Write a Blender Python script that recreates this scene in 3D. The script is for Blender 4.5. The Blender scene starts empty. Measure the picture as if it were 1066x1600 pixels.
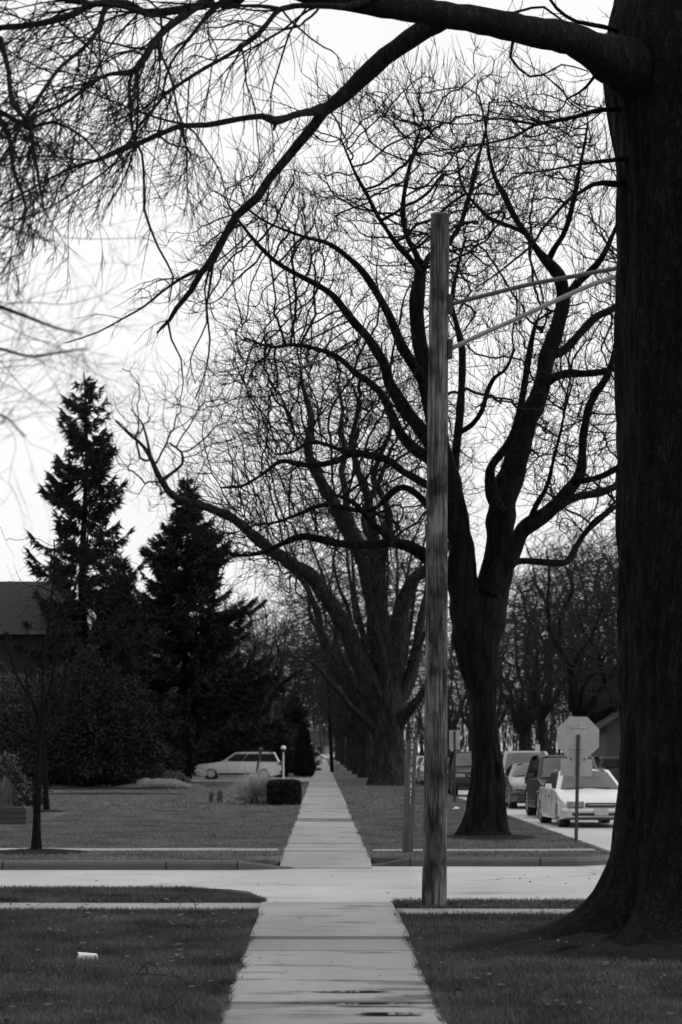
import bpy, math, random
import numpy as np
from mathutils import Vector, noise, kdtree

# ------------------------------------------------------------------ camera, sky, sun, exposure
SC = bpy.context.scene
COL = SC.collection
F = 3600.0; VX = 503.0; HY = 1172.0; CH = 1.65     # photo pixels (1066x1600): focal length, vanishing point, eye height
cam_d = bpy.data.cameras.new("camera")
cam = bpy.data.objects.new("camera", cam_d); COL.objects.link(cam)
cam_d.sensor_fit = 'VERTICAL'; cam_d.sensor_height = 36.0; cam_d.sensor_width = 24.0
cam_d.lens = 36.0 * F / 1600.0
cam_d.shift_x = (533 - VX) / 1600.0
cam_d.shift_y = (HY - 800) / 1600.0
cam_d.clip_start = 0.1; cam_d.clip_end = 3000
cam.location = (0, 0, CH); cam.rotation_euler = (math.radians(90), 0, 0)
cam_d.dof.use_dof = True; cam_d.dof.focus_distance = 25.0; cam_d.dof.aperture_fstop = 3.8
SC.camera = cam

SUN_EL = math.radians(34); SUN_ROT = math.radians(95)
W = bpy.data.worlds.new("World"); SC.world = W; W.use_nodes = True
nt = W.node_tree; nt.nodes.clear()
sky = nt.nodes.new('ShaderNodeTexSky'); sky.sky_type = 'NISHITA'; sky.sun_disc = False
sky.sun_elevation = SUN_EL; sky.sun_rotation = SUN_ROT; sky.air_density = 1.0; sky.dust_density = 4.0; sky.ozone_density = 1.0
bw = nt.nodes.new('ShaderNodeRGBToBW')
# overcast: the clear-sky gradient is flattened by a cloud layer of soft grey patches
tc = nt.nodes.new('ShaderNodeTexCoord')
mp = nt.nodes.new('ShaderNodeMapping'); mp.inputs['Scale'].default_value = (1.2, 1.2, 3.5)
cn = nt.nodes.new('ShaderNodeTexNoise'); cn.inputs['Scale'].default_value = 2.2; cn.inputs['Detail'].default_value = 5
cr = nt.nodes.new('ShaderNodeMapRange'); cr.inputs[1].default_value = 0.3; cr.inputs[2].default_value = 0.7
cr.inputs[3].default_value = 10.6; cr.inputs[4].default_value = 11.9
mixc = nt.nodes.new('ShaderNodeMix'); mixc.data_type = 'FLOAT'; mixc.inputs[0].default_value = 0.85
bg = nt.nodes.new('ShaderNodeBackground'); bg.inputs[1].default_value = 0.1
wo = nt.nodes.new('ShaderNodeOutputWorld')
L = nt.links.new
L(sky.outputs[0], bw.inputs[0]); L(tc.outputs['Generated'], mp.inputs[0]); L(mp.outputs[0], cn.inputs['Vector'])
L(cn.outputs['Fac'], cr.inputs[0]); L(bw.outputs[0], mixc.inputs[2]); L(cr.outputs[0], mixc.inputs[3])
L(mixc.outputs[0], bg.inputs[0]); L(bg.outputs[0], wo.inputs[0])

sd = bpy.data.lights.new("sun", 'SUN'); sd.energy = 1.1; sd.angle = math.radians(30)
sun = bpy.data.objects.new("sun", sd); COL.objects.link(sun)
sun.rotation_euler = (math.radians(90) - SUN_EL, 0, math.radians(85)); sun.location = (0, 0, 40)

SC.view_settings.view_transform = 'Standard'; SC.view_settings.look = 'None'
SC.view_settings.exposure = 0.0; SC.view_settings.gamma = 1.0
SC.cycles.max_bounces = 4; SC.cycles.diffuse_bounces = 2; SC.cycles.glossy_bounces = 2
SC.cycles.use_denoising = True

random.seed(7)
NR = np.random.default_rng(11)

# ------------------------------------------------------------------ helpers
def P(px, py, d):
    return np.array(((px - VX) / F * d, d, CH + (HY - py) / F * d))
def G(px, py, z=0.0):
    d = F * (CH - z) / (py - HY)
    return ((px - VX) / F * d, d)

def mk_mesh(name, V, FA, sizes=None, smooth=False):
    """V (n,3); FA flat loop vertex array; sizes = face sizes"""
    me = bpy.data.meshes.new(name)
    V = np.asarray(V, dtype=np.float32)
    FA = np.asarray(FA, dtype=np.int32)
    if sizes is None:
        nf = FA.shape[0]; sizes = np.full(nf, FA.shape[1], dtype=np.int32); FA = FA.ravel()
    sizes = np.asarray(sizes, dtype=np.int32)
    me.vertices.add(len(V)); me.vertices.foreach_set('co', V.ravel())
    me.loops.add(len(FA)); me.loops.foreach_set('vertex_index', FA)
    me.polygons.add(len(sizes))
    st = np.zeros(len(sizes), dtype=np.int32); st[1:] = np.cumsum(sizes)[:-1]
    me.polygons.foreach_set('loop_start', st)
    try: me.polygons.foreach_set('loop_total', sizes)
    except Exception: pass
    if smooth: me.polygons.foreach_set('use_smooth', np.ones(len(sizes), dtype=bool))
    me.update(calc_edges=True); me.validate()
    return me

def link(name, me, mat=None, parent=None):
    o = bpy.data.objects.new(name, me); COL.objects.link(o)
    if mat: me.materials.append(mat)
    if parent is not None: o.parent = parent
    return o

class MB:
    def __init__(s): s.v = []; s.f = []; s.n = 0
    def add(s, V, FS):
        s.v.extend([tuple(map(float, p)) for p in V])
        s.f.extend([tuple(int(i) + s.n for i in f) for f in FS]); s.n += len(V)
        return s
    def box(s, c, size, rz=0.0, taper=0.0):
        x, y, z = [a / 2 for a in size]; V = []
        cs, sn = math.cos(rz), math.sin(rz)
        for dz in (-z, z):
            t = 1 - taper if dz > 0 else 1
            for dx, dy in ((-x, -y), (x, -y), (x, y), (-x, y)):
                a, b = dx * t, dy * t
                V.append((c[0] + a * cs - b * sn, c[1] + a * sn + b * cs, c[2] + dz))
        return s.add(V, [(3, 2, 1, 0), (4, 5, 6, 7), (0, 1, 5, 4), (1, 2, 6, 5), (2, 3, 7, 6), (3, 0, 4, 7)])
    def prism(s, poly, z0, z1):
        """vertical prism from plan polygon (ccw)"""
        n = len(poly)
        V = [(p[0], p[1], z0) for p in poly] + [(p[0], p[1], z1) for p in poly]
        FS = [tuple(range(n - 1, -1, -1)), tuple(range(n, 2 * n))]
        FS += [(i, (i + 1) % n, n + (i + 1) % n, n + i) for i in range(n)]
        return s.add(V, FS)
    def tube(s, pts, radii, sides=10, cap=True):
        pts = [Vector(p) for p in pts]; n = len(pts); V = []
        if not hasattr(radii, '__len__'): radii = [radii] * n
        ref = None
        for i, p in enumerate(pts):
            t = (pts[min(i + 1, n - 1)] - pts[max(i - 1, 0)]).normalized()
            if ref is None:
                ref = Vector((1, 0, 0)) if abs(t.x) < .8 else Vector((0, 1, 0))
            a = t.cross(ref).normalized(); b = t.cross(a).normalized(); ref = b.cross(t) if False else ref
            for k in range(sides):
                th = 2 * math.pi * k / sides
                V.append(p + (a * math.cos(th) + b * math.sin(th)) * radii[i])
        FS = []
        for i in range(n - 1):
            for k in range(sides):
                k2 = (k + 1) % sides
                FS.append((i * sides + k, i * sides + k2, (i + 1) * sides + k2, (i + 1) * sides + k))
        if cap:
            FS.append(tuple(range(sides - 1, -1, -1))); FS.append(tuple((n - 1) * sides + k for k in range(sides)))
        return s.add(V, FS)
    def build(s, name, mat, parent=None, smooth=False, loc=None):
        me = bpy.data.meshes.new(name); me.from_pydata(s.v, [], s.f)
        if smooth:
            for p in me.polygons: p.use_smooth = True
        me.update()
        o = link(name, me, mat, parent)
        if loc is not None: o.location = loc
        return o

def bevel(o, w=0.01, seg=2):
    m = o.modifiers.new('bevel', 'BEVEL'); m.width = w; m.segments = seg; m.limit_method = 'ANGLE'
    return o

def thing(name, label, cat, loc=(0, 0, 0), rz=0.0, group=None):
    o = bpy.data.objects.new(name, None); COL.objects.link(o)
    o.location = loc; o.rotation_euler = (0, 0, rz); o.empty_display_size = .2
    o['label'] = label; o['category'] = cat
    if group: o['group'] = group
    return o
def tag(o, label, cat, group=None):
    o['label'] = label; o['category'] = cat
    if group: o['group'] = group
    return o
def struct(o):
    o['kind'] = 'structure'; return o
def dup(root, loc, rz=0.0, scale=None, label=None, group=None):
    r = root.copy(); COL.objects.link(r); r.location = loc; r.rotation_euler = (0, 0, rz)
    if scale: r.scale = (scale, scale, scale) if not hasattr(scale, '__len__') else scale
    if label: r['label'] = label
    if group: r['group'] = group
    for ch in list(root.children):
        c = ch.copy(); COL.objects.link(c); c.parent = r
        for g in ch.children:
            d = g.copy(); COL.objects.link(d); d.parent = c
    return r

# ------------------------------------------------------------------ materials (the photograph is black and white)
MATS = {}
def mat(name, v, var=0.15, scale=4.0, rough=0.7, bump=0.0, bscale=None, stretch=(1, 1, 1), metallic=0.0, spec=0.5,
        detail=6, coords='Object', v2=None, coat=0.0, brough=None, bdist=0.02):
    if name in MATS: return MATS[name]
    m = bpy.data.materials.new(name); m.use_nodes = True; t = m.node_tree
    b = t.nodes['Principled BSDF']
    b.inputs['Roughness'].default_value = rough; b.inputs['Metallic'].default_value = metallic
    b.inputs['Specular IOR Level'].default_value = spec
    b.inputs['Coat Weight'].default_value = coat
    c = t.nodes.new('ShaderNodeTexCoord'); mpg = t.nodes.new('ShaderNodeMapping'); mpg.inputs['Scale'].default_value = stretch
    n = t.nodes.new('ShaderNodeTexNoise'); n.inputs['Scale'].default_value = scale; n.inputs['Detail'].default_value = detail
    n.inputs['Roughness'].default_value = .65
    r = t.nodes.new('ShaderNodeMapRange'); r.inputs[1].default_value = .3; r.inputs[2].default_value = .7
    lo, hi = v * (1 - var), v * (1 + var)
    if v2 is not None: lo, hi = v, v2
    r.inputs[3].default_value = lo; r.inputs[4].default_value = hi
    t.links.new(c.outputs[coords], mpg.inputs[0]); t.links.new(mpg.outputs[0], n.inputs['Vector'])
    t.links.new(n.outputs['Fac'], r.inputs[0]); t.links.new(r.outputs[0], b.inputs['Base Color'])
    if brough:
        rr = t.nodes.new('ShaderNodeMapRange'); rr.inputs[1].default_value = .35; rr.inputs[2].default_value = .65
        rr.inputs[3].default_value = brough[0]; rr.inputs[4].default_value = brough[1]
        t.links.new(n.outputs['Fac'], rr.inputs[0]); t.links.new(rr.outputs[0], b.inputs['Roughness'])
    if bump:
        n2 = t.nodes.new('ShaderNodeTexNoise'); n2.inputs['Scale'].default_value = bscale or scale * 4; n2.inputs['Detail'].default_value = 6
        bp = t.nodes.new('ShaderNodeBump'); bp.inputs['Strength'].default_value = bump; bp.inputs['Distance'].default_value = bdist
        t.links.new(mpg.outputs[0], n2.inputs['Vector']); t.links.new(n2.outputs['Fac'], bp.inputs['Height'])
        t.links.new(bp.outputs[0], b.inputs['Normal'])
    MATS[name] = m
    return m

def bark_mat(name, v, scale=9.0, st=(1, 1, .18), strength=1.0, dist=.03):
    m = bpy.data.materials.new(name); m.use_nodes = True; t = m.node_tree; b = t.nodes['Principled BSDF']
    b.inputs['Roughness'].default_value = .85; b.inputs['Specular IOR Level'].default_value = .08
    c = t.nodes.new('ShaderNodeTexCoord'); mpg = t.nodes.new('ShaderNodeMapping'); mpg.inputs['Scale'].default_value = st
    vo = t.nodes.new('ShaderNodeTexVoronoi'); vo.feature = 'DISTANCE_TO_EDGE'; vo.inputs['Scale'].default_value = scale
    n = t.nodes.new('ShaderNodeTexNoise'); n.inputs['Scale'].default_value = scale * 1.5; n.inputs['Detail'].default_value = 8
    wv = t.nodes.new('ShaderNodeMix'); wv.data_type = 'RGBA'; wv.blend_type = 'ADD'; wv.inputs[0].default_value = .25
    t.links.new(c.outputs['Object'], mpg.inputs[0]); t.links.new(mpg.outputs[0], n.inputs['Vector'])
    t.links.new(mpg.outputs[0], wv.inputs[6]); t.links.new(n.outputs['Color'], wv.inputs[7]); t.links.new(wv.outputs[2], vo.inputs['Vector'])
    mr = t.nodes.new('ShaderNodeMapRange'); mr.inputs[2].default_value = .25; mr.inputs[3].default_value = v * .45; mr.inputs[4].default_value = v * 1.25
    t.links.new(vo.outputs['Distance'], mr.inputs[0])
    mul = t.nodes.new('ShaderNodeMath'); mul.operation = 'MULTIPLY'
    mr2 = t.nodes.new('ShaderNodeMapRange'); mr2.inputs[1].default_value = .3; mr2.inputs[2].default_value = .7; mr2.inputs[3].default_value = .55; mr2.inputs[4].default_value = 1.5
    t.links.new(n.outputs['Fac'], mr2.inputs[0]); t.links.new(mr.outputs[0], mul.inputs[0]); t.links.new(mr2.outputs[0], mul.inputs[1])
    t.links.new(mul.outputs[0], b.inputs['Base Color'])
    add = t.nodes.new('ShaderNodeMath'); add.operation = 'ADD'
    mn = t.nodes.new('ShaderNodeMath'); mn.operation = 'MINIMUM'; mn.inputs[1].default_value = .25
    t.links.new(vo.outputs['Distance'], mn.inputs[0]); t.links.new(mn.outputs[0], add.inputs[0])
    m3 = t.nodes.new('ShaderNodeMath'); m3.operation = 'MULTIPLY'; m3.inputs[1].default_value = .4
    t.links.new(n.outputs['Fac'], m3.inputs[0]); t.links.new(m3.outputs[0], add.inputs[1])
    bp = t.nodes.new('ShaderNodeBump'); bp.inputs['Strength'].default_value = strength; bp.inputs['Distance'].default_value = dist
    t.links.new(add.outputs[0], bp.inputs['Height']); t.links.new(bp.outputs[0], b.inputs['Normal'])
    MATS[name] = m
    return m

def concrete_mat(name, v, rough=(.25, .6), puddle=True, sc=1.0, dark=.45):
    m = bpy.data.materials.new(name); m.use_nodes = True; t = m.node_tree; b = t.nodes['Principled BSDF']
    c = t.nodes.new('ShaderNodeTexCoord')
    def nz(scale, detail, st=(1, 1, 1)):
        mpg = t.nodes.new('ShaderNodeMapping'); mpg.inputs['Scale'].default_value = st
        n = t.nodes.new('ShaderNodeTexNoise'); n.inputs['Scale'].default_value = scale; n.inputs['Detail'].default_value = detail
        t.links.new(c.outputs['Object'], mpg.inputs[0]); t.links.new(mpg.outputs[0], n.inputs['Vector']); return n
    def rng(src, a, bb, lo, hi):
        r = t.nodes.new('ShaderNodeMapRange'); r.inputs[1].default_value = a; r.inputs[2].default_value = bb
        r.inputs[3].default_value = lo; r.inputs[4].default_value = hi; t.links.new(src, r.inputs[0]); return r
    def mul(a, bb):
        q = t.nodes.new('ShaderNodeMath'); q.operation = 'MULTIPLY'; t.links.new(a, q.inputs[0]); t.links.new(bb, q.inputs[1]); return q
    fine = nz(60, 8); big = nz(.9 * sc, 5, (1, .45, 1)); stain = nz(1.5 * sc, 7, (.7, 1.9, 1))
    r1 = rng(fine.outputs['Fac'], .3, .7, v * .78, v * 1.15); r2 = rng(big.outputs['Fac'], .3, .7, .78, 1.18)
    sep = t.nodes.new('ShaderNodeSeparateXYZ'); t.links.new(c.outputs['Object'], sep.inputs[0])
    wet = rng(sep.outputs['Y'], 16.6, 14.6, 0.0, .075) if name == 'sidewalk_concrete' else None
    if wet is not None:
        ad = t.nodes.new('ShaderNodeMath'); ad.operation = 'ADD'; t.links.new(stain.outputs['Fac'], ad.inputs[0]); t.links.new(wet.outputs[0], ad.inputs[1]); sf = ad.outputs[0]
    else: sf = stain.outputs['Fac']
    r3 = rng(sf, .55, .66, 1.0, dark)
    q = mul(mul(r1.outputs[0], r2.outputs[0]).outputs[0], r3.outputs[0])
    t.links.new(q.outputs[0], b.inputs['Base Color'])
    r4 = rng(sf, .5, .68, rough[1], rough[0] if puddle else rough[1])
    t.links.new(r4.outputs[0], b.inputs['Roughness'])
    bp = t.nodes.new('ShaderNodeBump'); bp.inputs['Strength'].default_value = .35; bp.inputs['Distance'].default_value = .004
    t.links.new(fine.outputs['Fac'], bp.inputs['Height']); t.links.new(bp.outputs[0], b.inputs['Normal'])
    MATS[name] = m
    return m

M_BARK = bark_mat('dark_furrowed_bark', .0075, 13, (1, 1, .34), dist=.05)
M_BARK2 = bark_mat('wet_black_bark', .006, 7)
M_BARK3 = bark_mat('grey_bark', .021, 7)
M_TWIG = mat('dark_twigs', .010, .3, 3, rough=.9, spec=.08)
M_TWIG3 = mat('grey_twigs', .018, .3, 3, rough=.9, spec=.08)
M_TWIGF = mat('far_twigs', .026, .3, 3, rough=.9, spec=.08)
M_GRASS = mat('lawn_grass', .035, v2=.15, scale=.7, rough=.95, bump=1.0, bscale=60, spec=.1, detail=12, bdist=.05)
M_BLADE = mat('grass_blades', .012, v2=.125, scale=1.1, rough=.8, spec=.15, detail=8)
M_BLADEF = mat('pale_lawn_blades', .05, v2=.21, scale=.9, rough=.8, spec=.15, detail=10)  # paler blade colour for the lawns beyond the cross street
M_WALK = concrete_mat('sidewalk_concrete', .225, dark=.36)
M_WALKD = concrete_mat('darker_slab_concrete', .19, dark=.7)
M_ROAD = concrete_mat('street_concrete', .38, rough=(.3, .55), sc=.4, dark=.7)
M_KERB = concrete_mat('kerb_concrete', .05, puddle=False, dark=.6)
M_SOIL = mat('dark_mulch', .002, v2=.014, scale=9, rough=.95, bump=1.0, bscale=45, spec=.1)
M_SPRUCE = mat('spruce_needles', .008, v2=.032, scale=1.2, rough=.8, spec=.1)
M_SHRUB = mat('dark_shrub_leaves', .004, v2=.024, scale=2.0, rough=.7, spec=.2)
M_HEDGE = mat('clipped_hedge', .008, v2=.03, scale=6, rough=.8, spec=.1)
M_STRAW = mat('pale_dry_grass', .16, v2=.6, scale=5, rough=.8, spec=.2)

# ------------------------------------------------------------------ vectorised tubes
def tubes_arrays(polys, sides):
    lens = np.array([len(p[0]) for p in polys]); Pn = np.concatenate([p[0] for p in polys]).astype(np.float64)
    R = np.concatenate([np.asarray(p[1], dtype=np.float64) for p in polys])
    n = len(Pn); st = np.zeros(len(lens), dtype=np.int64); st[1:] = np.cumsum(lens)[:-1]; en = st + lens - 1
    isst = np.zeros(n, bool); isst[st] = True; isen = np.zeros(n, bool); isen[en] = True
    nx = np.arange(n) + 1; nx[isen] = np.arange(n)[isen]; pv = np.arange(n) - 1; pv[isst] = np.arange(n)[isst]
    T = Pn[nx] - Pn[pv]; T /= np.maximum(np.linalg.norm(T, axis=1, keepdims=True), 1e-9)
    mean = Pn[en] - Pn[st]; ax = np.argmin(np.abs(mean), axis=1); ref = np.eye(3)[ax]; ref = np.repeat(ref, lens, axis=0)
    N = np.cross(T, ref); N /= np.maximum(np.linalg.norm(N, axis=1, keepdims=True), 1e-9); B = np.cross(T, N)
    th = np.arange(sides) * 2 * math.pi / sides
    V = Pn[:, None, :] + R[:, None, None] * (np.cos(th)[None, :, None] * N[:, None, :] + np.sin(th)[None, :, None] * B[:, None, :])
    i = np.arange(n)[~isen]; k = np.arange(sides); k2 = (k + 1) % sides
    a = i[:, None] * sides + k[None]; b = i[:, None] * sides + k2[None]
    FQ = np.stack([a, b, b + sides, a + sides], axis=2).reshape(-1, 4)
    return V.reshape(-1, 3), FQ
def tubes_obj(name, polys, sides, m, parent=None, smooth=True):
    if isinstance(sides, int):
        V, FQ = tubes_arrays(polys, sides)
    else:   # (threshold list) : thick ones get more sides
        Vs, Fs, off = [], [], 0
        for (lo, hi, s) in sides:
            sel = [p for p in polys if lo <= max(p[1]) < hi]
            if not sel: continue
            v, f = tubes_arrays(sel, s); Vs.append(v); Fs.append(f + off); off += len(v)
        V = np.concatenate(Vs); FQ = np.concatenate(Fs)
    return link(name, mk_mesh(name, V, FQ, smooth=smooth), m, parent)
SIDES = [(0, .012, 3), (.012, .05, 5), (.05, .15, 8), (.15, 9, 14)]

def catmull(pts, step):
    pts = np.asarray(pts, float); Q = np.vstack([2 * pts[0] - pts[1], pts, 2 * pts[-1] - pts[-2]]); out = []
    for i in range(1, len(Q) - 2):
        p0, p1, p2, p3 = Q[i - 1:i + 3]; n = max(1, int(np.linalg.norm((p2 - p1)[:3]) / step))
        for t in np.arange(n) / n:
            out.append(.5 * ((2 * p1) + (-p0 + p2) * t + (2 * p0 - 5 * p1 + 4 * p2 - p3) * t * t + (-p0 + 3 * p1 - 3 * p2 + p3) * t ** 3))
    out.append(pts[-1]); return np.array(out)

def trace(pts, d0, d1=None, step=.12, jit=0.02, origin=None):
    """pts: (px,py,width px[,depth]) read along a limb; depth runs d0->d1. Returns positions and radii."""
    d1 = d0 if d1 is None else d1; n = len(pts); A = []
    for i, p in enumerate(pts):
        d = p[3] if len(p) > 3 else d0 + (d1 - d0) * i / (n - 1)
        q = P(p[0], p[1], d); A.append([q[0], q[1], q[2], p[2] / 2 * d / F])
    C = catmull(A, step)
    X = C[:, :3].copy(); R = np.maximum(C[:, 3], .003)
    if jit:
        s = random.random() * 100
        for i in range(1, len(X)):
            v = noise.noise_vector(Vector(X[i] * .9 + s)); X[i] += np.array(v) * jit * min(1, i / 4)
    return X, R

def trunk_mesh(name, C, R, m, parent, sides=36, amp=.06, flutes=5, ftamp=.06, flare=0.0, fl_h=.5, lobes=None, seed=0, cap=True, fine=.012):
    """tube with fluted, furrowed surface. C centre line (n,3)"""
    n = len(C); V = []
    for i in range(n):
        t = C[min(i + 1, n - 1)] - C[max(i - 1, 0)]; t = Vector(t).normalized()
        a = Vector((1, 0, 0)) - t * t.x; a.normalize(); b = t.cross(a)
        h = C[i][2] - C[0][2]
        for k in range(sides):
            th = 2 * math.pi * k / sides
            dv = a * math.cos(th) + b * math.sin(th)
            q = Vector((dv.x * 1.7, dv.y * 1.7, C[i][2] * .5 + seed))
            r = R[i] * (1 + amp * noise.noise(q * 1.4) * 2 + ftamp * math.cos(flutes * th + seed + 1.2 * noise.noise(q)) )
            r += fine * noise.noise(Vector((math.cos(th) * R[i] * 14, math.sin(th) * R[i] * 14, C[i][2] * 2.0 + seed)))
            if flare:
                lb = 1.0
                if lobes:
                    lb = .35 + max(w * math.exp(-((((th - la + math.pi) % (2 * math.pi)) - math.pi) / wd) ** 2) for la, w, wd in lobes)
                r += (flare * math.exp(-h / fl_h) + flare * .22 * math.exp(-h / (fl_h * 3.5))) * lb
            V.append(tuple(Vector(C[i]) + dv * r))
    V = np.array(V); i = np.arange(n - 1); k = np.arange(sides); k2 = (k + 1) % sides
    A = i[:, None] * sides + k; B = i[:, None] * sides + k2
    FQ = np.stack([A, B, B + sides, A + sides], 2).reshape(-1, 4)
    return link(name, mk_mesh(name, V, FQ, smooth=True), m, parent)

# ------------------------------------------------------------------ space colonisation for bare crowns
def colonize(P0, attr, D, infl, kill, bias=(0, 0, .15), jitter=.25, iters=200, maxch=3):
    Pn = [tuple(p) for p in P0]; par = [-1] * len(Pn); nch = [0] * len(Pn)
    kd = kdtree.KDTree(len(attr))
    for i, a in enumerate(attr): kd.insert(a, i)
    kd.balance()
    m = len(attr); near = np.full(m, -1); nd = np.full(m, 1e9); alive = np.ones(m, bool)
    new = range(len(Pn)); bias = np.array(bias)
    for it in range(iters):
        for i in new:
            for co, j, ds in kd.find_range(Pn[i], infl):
                if ds < nd[j]:
                    nd[j] = ds; near[j] = i
        alive &= nd > kill
        sel = np.nonzero(alive & (near >= 0))[0]
        if len(sel) == 0: break
        PA = np.array(Pn); v = attr[sel] - PA[near[sel]]; v /= np.linalg.norm(v, axis=1, keepdims=True) + 1e-9
        u, inv = np.unique(near[sel], return_inverse=True)
        acc = np.zeros((len(u), 3)); np.add.at(acc, inv, v); acc /= np.linalg.norm(acc, axis=1, keepdims=True) + 1e-9
        acc += bias + NR.normal(0, jitter, acc.shape); acc /= np.linalg.norm(acc, axis=1, keepdims=True) + 1e-9
        new = []
        for q, i in enumerate(u):
            i = int(i)
            if nch[i] >= maxch: continue
            p = PA[i] + acc[q] * D
            new.append(len(Pn)); Pn.append(tuple(p)); par.append(i); nch.append(0); nch[i] += 1
        if not new: break
    return np.array(Pn), np.array(par)

def crown_polys(Pn, par, nfix, Rfix, r_tip, e=2.3, ratio=.75, smooth=2, twigs=2, twl=.3, twr=None, up=.3, rmax=None, centre=None):
    n = len(Pn); Pn = Pn.copy()
    kids = [[] for _ in range(n)]
    for i in range(nfix, n): kids[par[i]].append(i)
    for _ in range(smooth):
        Q = Pn.copy()
        for i in range(nfix, n):
            k = kids[i]
            if k: Q[i] = .5 * Pn[i] + .25 * Pn[par[i]] + .25 * Pn[k].mean(axis=0)
        Pn = Q
    S = np.zeros(n)
    for i in range(n - 1, nfix - 1, -1):
        if not kids[i]: S[i] = r_tip ** e
        if par[i] >= nfix: S[par[i]] += S[i]
    R = S ** (1 / e); R[:nfix] = Rfix
    if rmax: R[nfix:] = np.minimum(R[nfix:], rmax)
    for i in range(nfix, n):
        R[i] = min(R[i], R[par[i]] * (ratio if par[i] < nfix else 1.0))
    polys = []; stack = []
    for i in range(nfix):
        for k in kids[i]: stack.append((i, k))
    while stack:
        a, b = stack.pop(); ch = [a, b]
        while kids[ch[-1]]:
            ks = sorted(kids[ch[-1]], key=lambda q: -S[q])
            for q in ks[1:]: stack.append((ch[-1], q))
            ch.append(ks[0])
        r = R[ch].copy(); r[0] = r[1]; r[-1] *= .6
        polys.append((Pn[ch], r))
    tips = [i for i in range(nfix, n) if not kids[i]] if twigs else []
    thin = [i for i in range(nfix, n) if kids[i] and R[i] < r_tip * 3.0] if twigs > 1 else []
    twr = twr or r_tip * .75
    def twig(i, L_):
        d = Pn[i] - Pn[par[i]]; d = d / (np.linalg.norm(d) + 1e-9)
        d = d + NR.normal(0, .5, 3) + np.array((0, 0, up))
        if centre is not None:
            o_ = Pn[i] - centre; d = d + o_ / (np.linalg.norm(o_) + 1e-9) * .7
        d /= np.linalg.norm(d)
        m = 4; pts = [Pn[i]]
        for q in range(m - 1):
            d = d + NR.normal(0, .14, 3) + np.array((0, 0, up * .25)); d /= np.linalg.norm(d); pts.append(pts[-1] + d * L_ / (m - 1))
        polys.append((np.array(pts), np.linspace(twr, twr * .6, m)))
    for i in tips:
        for _ in range(twigs): twig(i, twl * (.5 + NR.random()))
    for i in thin:
        if NR.random() < .45: twig(i, twl * (.4 + .8 * NR.random()))
    return polys

def in_poly(x, y, poly):
    c = False; j = len(poly) - 1
    for i in range(len(poly)):
        xi, yi = poly[i]; xj, yj = poly[j]
        if (yi > y) != (yj > y) and x < (xj - xi) * (y - yi) / (yj - yi) + xi: c = not c
        j = i
    return c

def crown_points(poly, d0, half, n, cx=None, edge=.3):
    """points filling a crown: outline in the plane at distance d0, depth +-half metres (thinner to the sides)"""
    xs = [p[0] for p in poly]; ys = [p[1] for p in poly]; cx = cx or (min(xs) + max(xs)) / 2; hw = (max(xs) - min(xs)) / 2
    out = []
    while len(out) < n:
        x = random.uniform(min(xs), max(xs)); y = random.uniform(min(ys), max(ys))
        if not in_poly(x, y, poly): continue
        h = half * math.sqrt(max(.08, 1 - ((x - cx) / hw) ** 2))
        q = P(x, y, d0 + random.uniform(-h, h)); q += NR.normal(0, edge, 3)
        if noise.noise(Vector(q * .55)) < random.uniform(-.25, .2): continue
        out.append(q)
    return np.array(out)

def grow_tree(t, limbs, attr, D, infl, kill, r_tip, m_limb, m_twig, sides=None, bias=(0, 0, .12), jitter=.3, name_l='limb', skip=.06, **kw):
    """t: the tree's Empty (at origin). limbs: list of (X,R). Limbs become children, fine branches one crown mesh."""
    fixP, fixR = [], []
    for X, R in limbs:
        for x, r in zip(X, R):
            if r < skip * 99: fixP.append(x); fixR.append(r)
    fixP = np.array(fixP); fixR = np.array(fixR)
    Pn, par = colonize(fixP, attr, D, infl, kill, bias=bias, jitter=jitter)
    polys = crown_polys(Pn, par, len(fixP), fixR, r_tip, **kw)
    tubes_obj('crown', polys, SIDES, m_twig, t)
    return len(polys)

# ------------------------------------------------------------------ hanging sprays (recursive, for near branches)
def spray(out, X, R, level, trop, dens=1.0, lmul=.45, ang=(25, 60), curl=.12, t0=.12, rmin=.0022):
    L_ = np.sum(np.linalg.norm(np.diff(X, axis=0), axis=1)); n = len(X)
    cnt = max(2, int(L_ * dens * 7))
    for c in range(cnt):
        f = random.uniform(t0, 1.0); i = min(n - 2, int(f * (n - 1)))
        d = X[i + 1] - X[i]; d = d / (np.linalg.norm(d) + 1e-9)
        r_ = NR.normal(0, 1, 3); r_ -= d * r_.dot(d); r_ /= np.linalg.norm(r_) + 1e-9
        a = math.radians(random.uniform(*ang)); dv = d * math.cos(a) + r_ * math.sin(a)
        l = min(L_ * lmul * random.uniform(.4, 1.2) * (1.15 - f * .7), 1.5); m = max(4, int(l / .06)); m = min(m, 16)
        pts = [X[i]]
        for q in range(m):
            dv = dv + NR.normal(0, curl, 3) + np.array(trop) * .5 / m * 3; dv /= np.linalg.norm(dv); pts.append(pts[-1] + dv * l / m)
        r0 = max(min(R[i] * .55, .0022 + l * .006), rmin); pts = np.array(pts); rr = np.linspace(r0, rmin * .7, len(pts))
        out.append((pts, rr))
        if level > 1: spray(out, pts, rr, level - 1, trop, dens * 1.1, lmul, ang, curl, .2, rmin)

# ================================================================== GROUND
def sheet(name, poly, z, m, res=None):
    return struct(MB().add([(p[0], p[1], z) for p in poly], [tuple(range(len(poly)))]).build(name, m))

ground = sheet('ground', [(-900, -60), (900, -60), (900, 1800), (-900, 1800)], -.16, M_GRASS)

def arc(cx, cy, r, a0, a1, n=8):
    return [(cx + r * math.cos(math.radians(a0 + (a1 - a0) * i / n)), cy + r * math.sin(math.radians(a0 + (a1 - a0) * i / n))) for i in range(n + 1)]

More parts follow.
